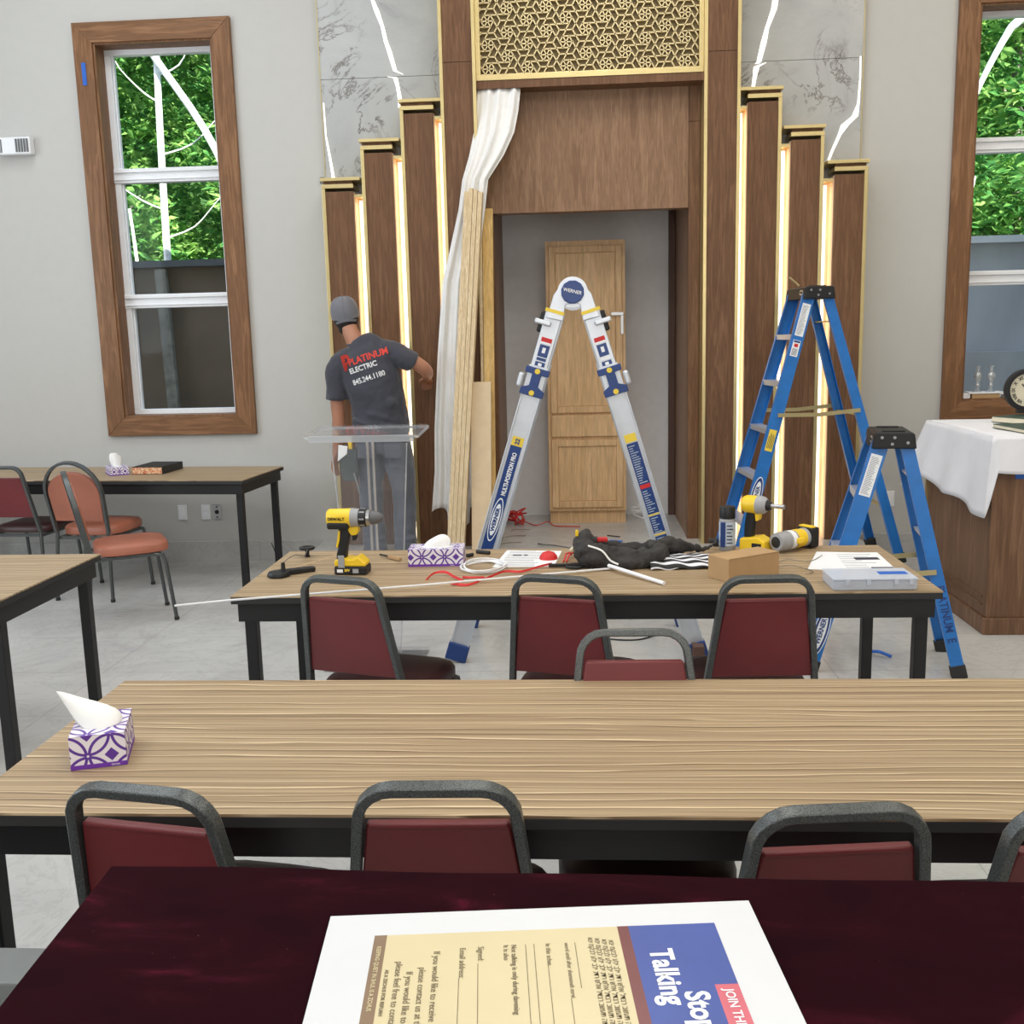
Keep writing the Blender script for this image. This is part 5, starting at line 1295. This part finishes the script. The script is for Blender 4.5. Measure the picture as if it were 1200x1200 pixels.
# spray can
t = thing('spray_can', 'black-capped spray can with white and blue label left of the impact driver', 'spray can', (.590, 4.085, ZT))
MB().lathe([(.030, 0), (.0325, .004), (.0325, .118), (.030, .126), (.026, .132)]).build('can', M_['grey_light'], t, smooth=True)
MB().lathe([(.0330, .02), (.0330, .115)], 24).build('label', M_['label_pale'], t, smooth=True)
g_ = MB(); g_.prism([(-.03, .0), (-.012, 0), (-.012, .1), (-.03, .1)], -.036, -.020, Matrix.Translation((0, .002, .016))); g_.build('label_stripe', M_['blue_label'], t)
fp = MB(); [fp.box(-.006, random.uniform(.008, .018), -.0345, -.030, .03+.014*i, .034+.014*i) for i in range(6)]; fp.build('fine_print', M_['dark_line'], t)
MB().lathe([(.031, .128), (.0315, .135), (.0315, .172), (.029, .176)]).build('lid', M_['black'], t, smooth=True)
# cardboard box
t = thing('cardboard_box', 'small closed brown cardboard box behind the right burgundy chair', 'box', (.585, 3.635, ZT), radians(33))
MB().box(-.118, .118, -.055, .055, 0, .082).build('carton', M_['card'], t, bevel=.0012)
MB().box(-.1165, .1165, -.0565, -.053, .0825, .0835).box(.1175, .1187, -.05, .05, .0, .080).build('flap', M_['card'], t)
# striped bag and jacket
b = MB(); vs = []; fs = []
add_grid(lambda u, v: (.26+.24*u, 3.72+.22*v+.02*u, ZT+.004+.030*sin(pi*v)**.6*(1-.35*u)+.004*sin(u*17+v*9)), 24, 14)
b.add(vs, fs); tag(b.build('striped_cloth', M_['stripes'], smooth=True, solid=.004), 'black and white striped cloth bag poking out right of the dark jacket', 'bag')
jk = MB()
def jl(pts, rad, n=14): 
    P = smoothpath(pts, 4); N = len(P); R = []
    for i in range(N): f = i/4; k = min(int(f), len(rad)-2); u = f-k; R.append(rad[k]*(1-u)+rad[k+1]*u)
    jk.tube([Vector((p.x, p.y, max(p.z, ZT+R[i]*.9))) for i, p in enumerate(P)], R, n)
jl([(.02, 3.93, .86), (.015, 3.87, .83), (.03, 3.80, .80), (.10, 3.78, .79)], [.018, .04, .052, .045])
jl([(.05, 3.80, .79), (.14, 3.79, .79), (.24, 3.80, .78), (.33, 3.84, .785)], [.048, .034, .036, .026])
jl([(.0, 3.86, .82), (.06, 3.9, .81), (.16, 3.92, .79), (.30, 3.92, .79), (.40, 3.92, .79)], [.03, .034, .026, .034, .022])
jl([(.10, 3.76, .77), (.20, 3.76, .77), (.29, 3.79, .80), (.30, 3.84, .815)], [.02, .024, .032, .022])
jl([(.26, 3.88, .80), (.34, 3.88, .815), (.42, 3.90, .80), (.50, 3.99, .775), (.545, 4.08, .79), (.52, 4.10, .785)], [.03, .03, .018, .008, .008, .008])
jo = jk.build('dark_jacket', M_['jacket'], remesh=.006, smooth=True)
q = jo.modifiers.new('d', 'DISPLACE'); tx2 = bpy.data.textures.new('creases', 'CLOUDS'); tx2.noise_scale = .035; q.texture = tx2; q.strength = .028; q.texture_coords = 'LOCAL'
tag(jo, 'crumpled dark charcoal jacket heaped on the middle table', 'jacket')
tag(MB().tube(smoothpath([(.03, 3.755, .84), (.08, 3.735, .825), (.11, 3.728, .79), (.14, 3.722, .775)], 4), .0035, 6).build('zip_trim', M_['tissue'], smooth=True), 'pale zip edge along left part of the dark jacket', 'zip')
tag(MB().cbox((-.012, 3.86, .868), (.012, .014, .024)).build('yellow_tab', M_['yellow'], bevel=.003), 'tiny yellow tab on the raised left end of the dark jacket', 'tab')
tag(MB().cbox((.085, 3.86, .842), (.04, .02, .018), Matrix.Identity(4)).build('red_clip', M_['red'], bevel=.005), 'small red clip resting on the dark jacket', 'clip')
# papers and small things
def sheetp(name, pts, z, lab, cat='paper', mat='paper', lines=0, th=.0008):
    b = MB(); n = len(pts); b.add([(x, y, z) for x, y in pts]+[(x, y, z+th) for x, y in pts], [tuple(range(n)), tuple(range(2*n-1, n-1, -1))]+[(i, i+n, (i+1) % n+n, (i+1) % n) for i in range(n)])
    o = b.build(name, M_[mat]); tag(o, lab, cat)
    if lines:
        P = [Vector(p) for p in pts]; fp = MB()
        for i in range(lines):
            f = (i+1)/(lines+1)
            a_ = P[0].lerp(P[3], f); c_ = P[1].lerp(P[2], f); s0 = a_.lerp(c_, .08); s1 = a_.lerp(c_, random.uniform(.5, .92))
            fp.box(s0.x, s1.x, s0.y-.003, s0.y+.0015, z+th, z+th+.0003)
        fp.build('fine_print', M_['grey'], o)
    return o
o = sheetp('paper_sheet', [(-.335, 3.80), (-.10, 3.805), (-.075, 4.085), (-.30, 4.11)], ZT, 'white printed sheet lying behind the wire coil and red cap', lines=12)
MB().box(-.27, -.235, 4.0, 4.02, ZT+.0009, ZT+.0012).box(-.225, -.21, 4.0, 4.02, ZT+.0009, ZT+.0012).build('printed_logo', M_['dark_line'], o)
sheetp('paper_sheet', [(.83, 3.72), (1.02, 3.68), (1.13, 3.99), (.93, 4.02)], ZT, 'white paper sheet lying beneath the other papers at the table right end', lines=0)
o = sheetp('paper_sheet', [(.95, 3.66), (1.14, 3.69), (1.155, 3.99), (.98, 3.99)], ZT+.0012, 'printed sheet with black banner on top at right end of middle table', lines=8)
MB().box(1.04, 1.13, 3.86, 3.90, ZT+.0022, ZT+.0026).box(1.06, 1.14, 3.71, 3.735, ZT+.0022, ZT+.0026).build('printed_banner', M_['dark_line'], o)
t = thing('parts_organiser', 'clear plastic parts organiser box at the front right corner of middle table', 'storage box', (.982, 3.475, ZT), radians(1))
MB().box(-.138, .138, -.075, .075, 0, .034).build('tray', M_['clear_plastic'], t, bevel=.004); MB().box(-.141, .141, -.078, .078, .0343, .0415).build('lid', M_['clear_plastic'], t, bevel=.003)
MB().box(.03, .125, -.02, .02, .0416, .0425).build('label', M_['tape'], t); 
for x in (-.10, -.03, .06, .11): MB().box(x, x+.014, -.081, -.078, .02, .04).build('latch', M_['clear_plastic'], t)
t = thing('wire_coil', 'loose coil of thin white wire in front of the paper sheet', 'wire', (-.372, 3.785, ZT))
b = MB()
for i in range(4): b.tube([((.082+.006*sin(i*2))*cos(a_)+.004*i, (.095+.004*i)*sin(a_), .004+.004*i+.003*sin(a_*2+i)) for a_ in [q*pi/16 for q in range(32)]], .0028, 6, closed=True)
b.build('loop', M_['paper'], t, smooth=True); 
MB().tube(smoothpath([(-.06, .02, .01), (-.03, .05, .012), (.0, .03, .02), (.03, .06, .012), (.07, .03, .01)], 5), .0028, 6).build('tail', M_['paper'], t, smooth=True)
def ribbon(pts, lab, w_=.010, mat='red'):
    P = smoothpath([(x, y, ZT+.002+h) for x, y, h in pts], 5); b = MB(); b.rtube(P, .0025, w_, (.2, .6, .7)); tag(b.build('red_ribbon', M_[mat]), lab, 'ribbon')
ribbon([(-.56, 3.60, .001), (-.54, 3.66, .01), (-.50, 3.67, .012), (-.46, 3.62, .006), (-.42, 3.56, .004)], 'curled red ribbon in front of the flat tissue box')
ribbon([(-.46, 3.53, .004), (-.40, 3.51, .002), (-.34, 3.58, .008), (-.28, 3.68, .01), (-.22, 3.70, .004), (-.15, 3.77, .008), (-.11, 3.82, .006)], 'long twisted red ribbon running past the white coil')
ribbon([(-.43, 3.63, .002), (-.40, 3.605, .006), (-.35, 3.62, .003)], 'short red ribbon scrap beside the white coil', .008)
t = tag(MB().lathe([(.036, 0), (.034, .012), (.024, .024), (.008, .030)], 20, Matrix.Translation((-.125, 3.94, ZT+.001))).build('red_dome', M_['red'], smooth=True), 'bright red dome cap sitting on the white paper sheet', 'cap')
for i in range(2): tag(MB().rtube([(-.065+.012*i, 3.87, ZT+.004), (-.055+.014*i, 3.92, ZT+.025), (-.04+.014*i, 3.96, ZT+.020), (-.035+.014*i, 3.99, ZT+.004)], .005, .006, (1, 0, 0)).build('plier_handle', M_['red']), 'red curved tool handles between red cap and dark jacket', 'pliers', 'red tool handles')
t = thing('nut_driver', 'black ring-handled hand tool in front of the dark jacket', 'hand tool', (-.055, 3.79, ZT))
MB().box(-.065, .06, -.006, .006, .002, .014).build('shaft', M_['black'], t, bevel=.002); MB().tube([(.035+.032*cos(a_), .03*sin(a_)-.015, .008) for a_ in [q*pi/10 for q in range(20)]], .006, 8, closed=True).build('ring', M_['black'], t, smooth=True)
tag(MB().tube(smoothpath([(-.02, 4.03, ZT+.01), (.0, 4.06, ZT+.03), (-.02, 4.08, ZT+.02), (-.04, 4.05, ZT+.01)], 4), .006, 6).build('cord_knot', M_['cream'], smooth=True), 'pale knotted cord at the left end of dark jacket', 'cord')
for p, q, lab in (((-.452, 3.98), (-.43, 4.0), 'tiny black connector beside flat tissue box'), ((-.42, 4.06), (-.365, 4.03), 'black marker lying behind the white coil')):
    tag(MB().cyl((*p, ZT+.008), (*q, ZT+.008), .0075, n=10).build('marker' if 'marker' in lab else 'connector', M_['black']), lab, 'marker' if 'marker' in lab else 'connector')
tag(MB().tube([(-1.323, 3.163, .778), (-1.168, 3.236, .776), (-.55, 3.475, .764), (.11, 3.735, .757)], .0036, 8).build('fish_rod', M_['paper'], smooth=True), 'long thin white rod lying across the middle table and overhanging its left corner', 'rod')
tag(MB().tube([(.105, 3.732, ZT+.018), (.289, 3.492, ZT+.008)], .007, 10).build('white_tube', M_['paper'], smooth=True), 'short white plastic tube at the right end of the thin white rod', 'tube')
t = thing('stud_finder', 'black long-handled tool with round head at left end of the middle table', 'hand tool', (-1.075, 3.72, ZT))
MB().prism([(-.075, 0), (.075, 0), (.078, .018), (-.06, .022)], -.016, .016, Matrix.Rotation(radians(32), 4, 'Z') @ Matrix.Translation((.0, .01, 0))).build('handle', M_['black'], t, bevel=.004)
MB().lathe([(.042, 0), (.044, .008), (.038, .018), (.012, .022)], 20, Matrix.Translation((-.055, -.035, 0))).build('head', M_['black'], t, smooth=True)
MB().cyl((-.04, -.025, .018), (-.04, -.025, .05), .009, .007).build('knob', M_['black'], t, smooth=True)
MB().tube(smoothpath([(-.04, -.025, .05), (-.02, .06, .06), (.0, .13, .045), (-.03, .29, .035)], 6), .0016, 5).build('cable', M_['grey'], t)
MB().tube(smoothpath([(-.03, .02, .015), (.03, .10, .02), (.10, .22, .02), (.16, .30, .01)], 5), .002, 5).build('wire', M_['pale_board'], t)
t = thing('knob', 'black round knob on a short stem standing behind the black handled tool', 'knob', (-1.112, 4.03, ZT))
MB().lathe([(.010, 0), (.012, .004), (.008, .008), (.009, .030)], 14).build('stem', M_['black'], t, smooth=True); MB().rtube([(.024*cos(a_), .024*sin(a_), .036) for a_ in [q*pi/10 for q in range(20)]], .016, .011, (0, 0, 1), closed=True).build('ring', M_['black'], t, bevel=.003)
MB().cyl((0, 0, .030), (0, 0, .038), .02, n=16).build('plate', M_['black_matte'], t)
t = thing('utility_knife', 'small dark-bladed tool with copper handle between drill and tissue box', 'hand tool', (-.76, 3.97, ZT))
MB().bar((-.05, .05, .008), (-.005, .005, .008), .006, .006, (0, 0, 1)).build('blade', M_['black'], t); MB().bar((-.005, .005, .008), (.05, -.045, .008), .014, .010, (0, 0, 1)).build('handle', M_['card'], t)
for i, (pts, lab) in enumerate(([((.71, 3.78), (.78, 3.86), (.86, 3.84), (.95, 3.93))], [((.70, 3.73), (.80, 3.77), (.88, 3.80), (.93, 3.76))], [((.74, 3.95), (.80, 3.90), (.86, 3.95), (.80, 3.99))])) if False else enumerate([([(.72, 3.78), (.78, 3.86), (.86, 3.84), (.93, 3.93)], 'thin brown wire curling towards the papers'), ([(.71, 3.74), (.78, 3.76), (.84, 3.68), (.80, 3.62)], 'thin grey wire offcut right of the cardboard box')]):
    tag(MB().tube(smoothpath([(x, y, ZT+.002+.004*(k % 2)) for k, (x, y) in enumerate(pts)], 6), .0016, 5).build('wire_offcut', M_['branch']), lab, 'wire')

# ================================================================ DEBRIS ON THE PLATFORM
def scrap(name, pts, r, mat, lab, cat='wire', z=.1515):
    tag(MB().tube(smoothpath([(x, y, z+r+h) for x, y, h in pts], 6), r, 6).build(name, M_[mat], smooth=True), lab, cat)
rr = random.Random(3)
scrap('red_wire_tangle', [(-.52+rr.uniform(-.10, .10), 7.95+rr.uniform(-.16, .16), rr.uniform(0, .10)) for _ in range(26)], .006, 'red', 'tangled bunch of red wire on the floor left of the cupboard foot')
scrap('red_wire', [(-.44, 7.98, .01), (-.34, 7.86, .0), (-.25, 7.90, .02), (-.20, 7.83, .0), (-.10, 7.80, .0), (.0, 7.78, .0)], .004, 'red', 'red wire snaking across the floor in front of the cupboard')
scrap('white_wire_tangle', [(.52+rr.uniform(-.11, .13), 8.12+rr.uniform(-.1, .1), rr.uniform(0, .12)) for _ in range(22)], .004, 'tissue', 'crumpled white wire and wrap right of the cupboard foot', 'wire')
scrap('pen', [(.21, 7.22, 0), (.30, 7.18, 0)], .006, 'tape', 'blue pen lying on the platform floor', 'pen')
scrap('pencil', [(.20, 7.42, 0), (.29, 7.36, 0)], .004, 'black', 'dark pencil lying behind the blue pen', 'pencil')
for i, (a_, lab) in enumerate(((.0, 'curly offcut of brown wire nearest the ladder left leg'), (.25, 'bent brown wire offcut farther back on the platform'), (.5, 'short brown wire offcut near the red tangle'))):
    scrap('wire_scrap', [(-.58+.03*i, 7.15+a_, 0), (-.50, 7.2+a_, 0), (-.42+.02*i, 7.18+a_, .004)], .003, 'branch', lab)
t = scrap('cord_strip', [(-.30, 7.15, .0), (-.24, 7.05, .01), (-.18, 7.08, .0), (-.10, 6.95, .012), (-.0, 6.92, .0), (.1, 6.90, 0)], .004, 'grey', 'grey twisted cord lying on the platform behind the paper sheet', 'cord')
tag(MB().box(.56, .60, 6.93, 7.40, .1515, .158).build('white_strip', M_['white'], bevel=.001), 'long white plastic strip on the platform beside the right opening edge', 'strip')
scrap('red_connector', [(.50, 5.33, 0), (.55, 5.32, .005)], .012, 'red', 'small red connector on the floor under the table', 'connector', .0005)
scrap('floor_cable', [(.0, 5.60, 0), (.10, 5.35, .0), (.30, 5.30, 0), (.45, 5.45, 0)], .004, 'black', 'thin black cable looping on the floor behind the middle table', 'cable', .0005)
scrap('black_cable', [(-2.30, 7.37, .13), (-2.15, 7.1, .02), (-1.98, 6.8, .0)], .004, 'black', 'thin black cable running down from the skirting left of the platform', 'cable', .0005)
scrap('tool_on_floor', [(1.42, 5.05, 0), (1.47, 5.0, .02), (1.53, 4.98, 0)], .008, 'tape', 'blue bent strip on the floor between the small ladder feet', 'strip', .0005)
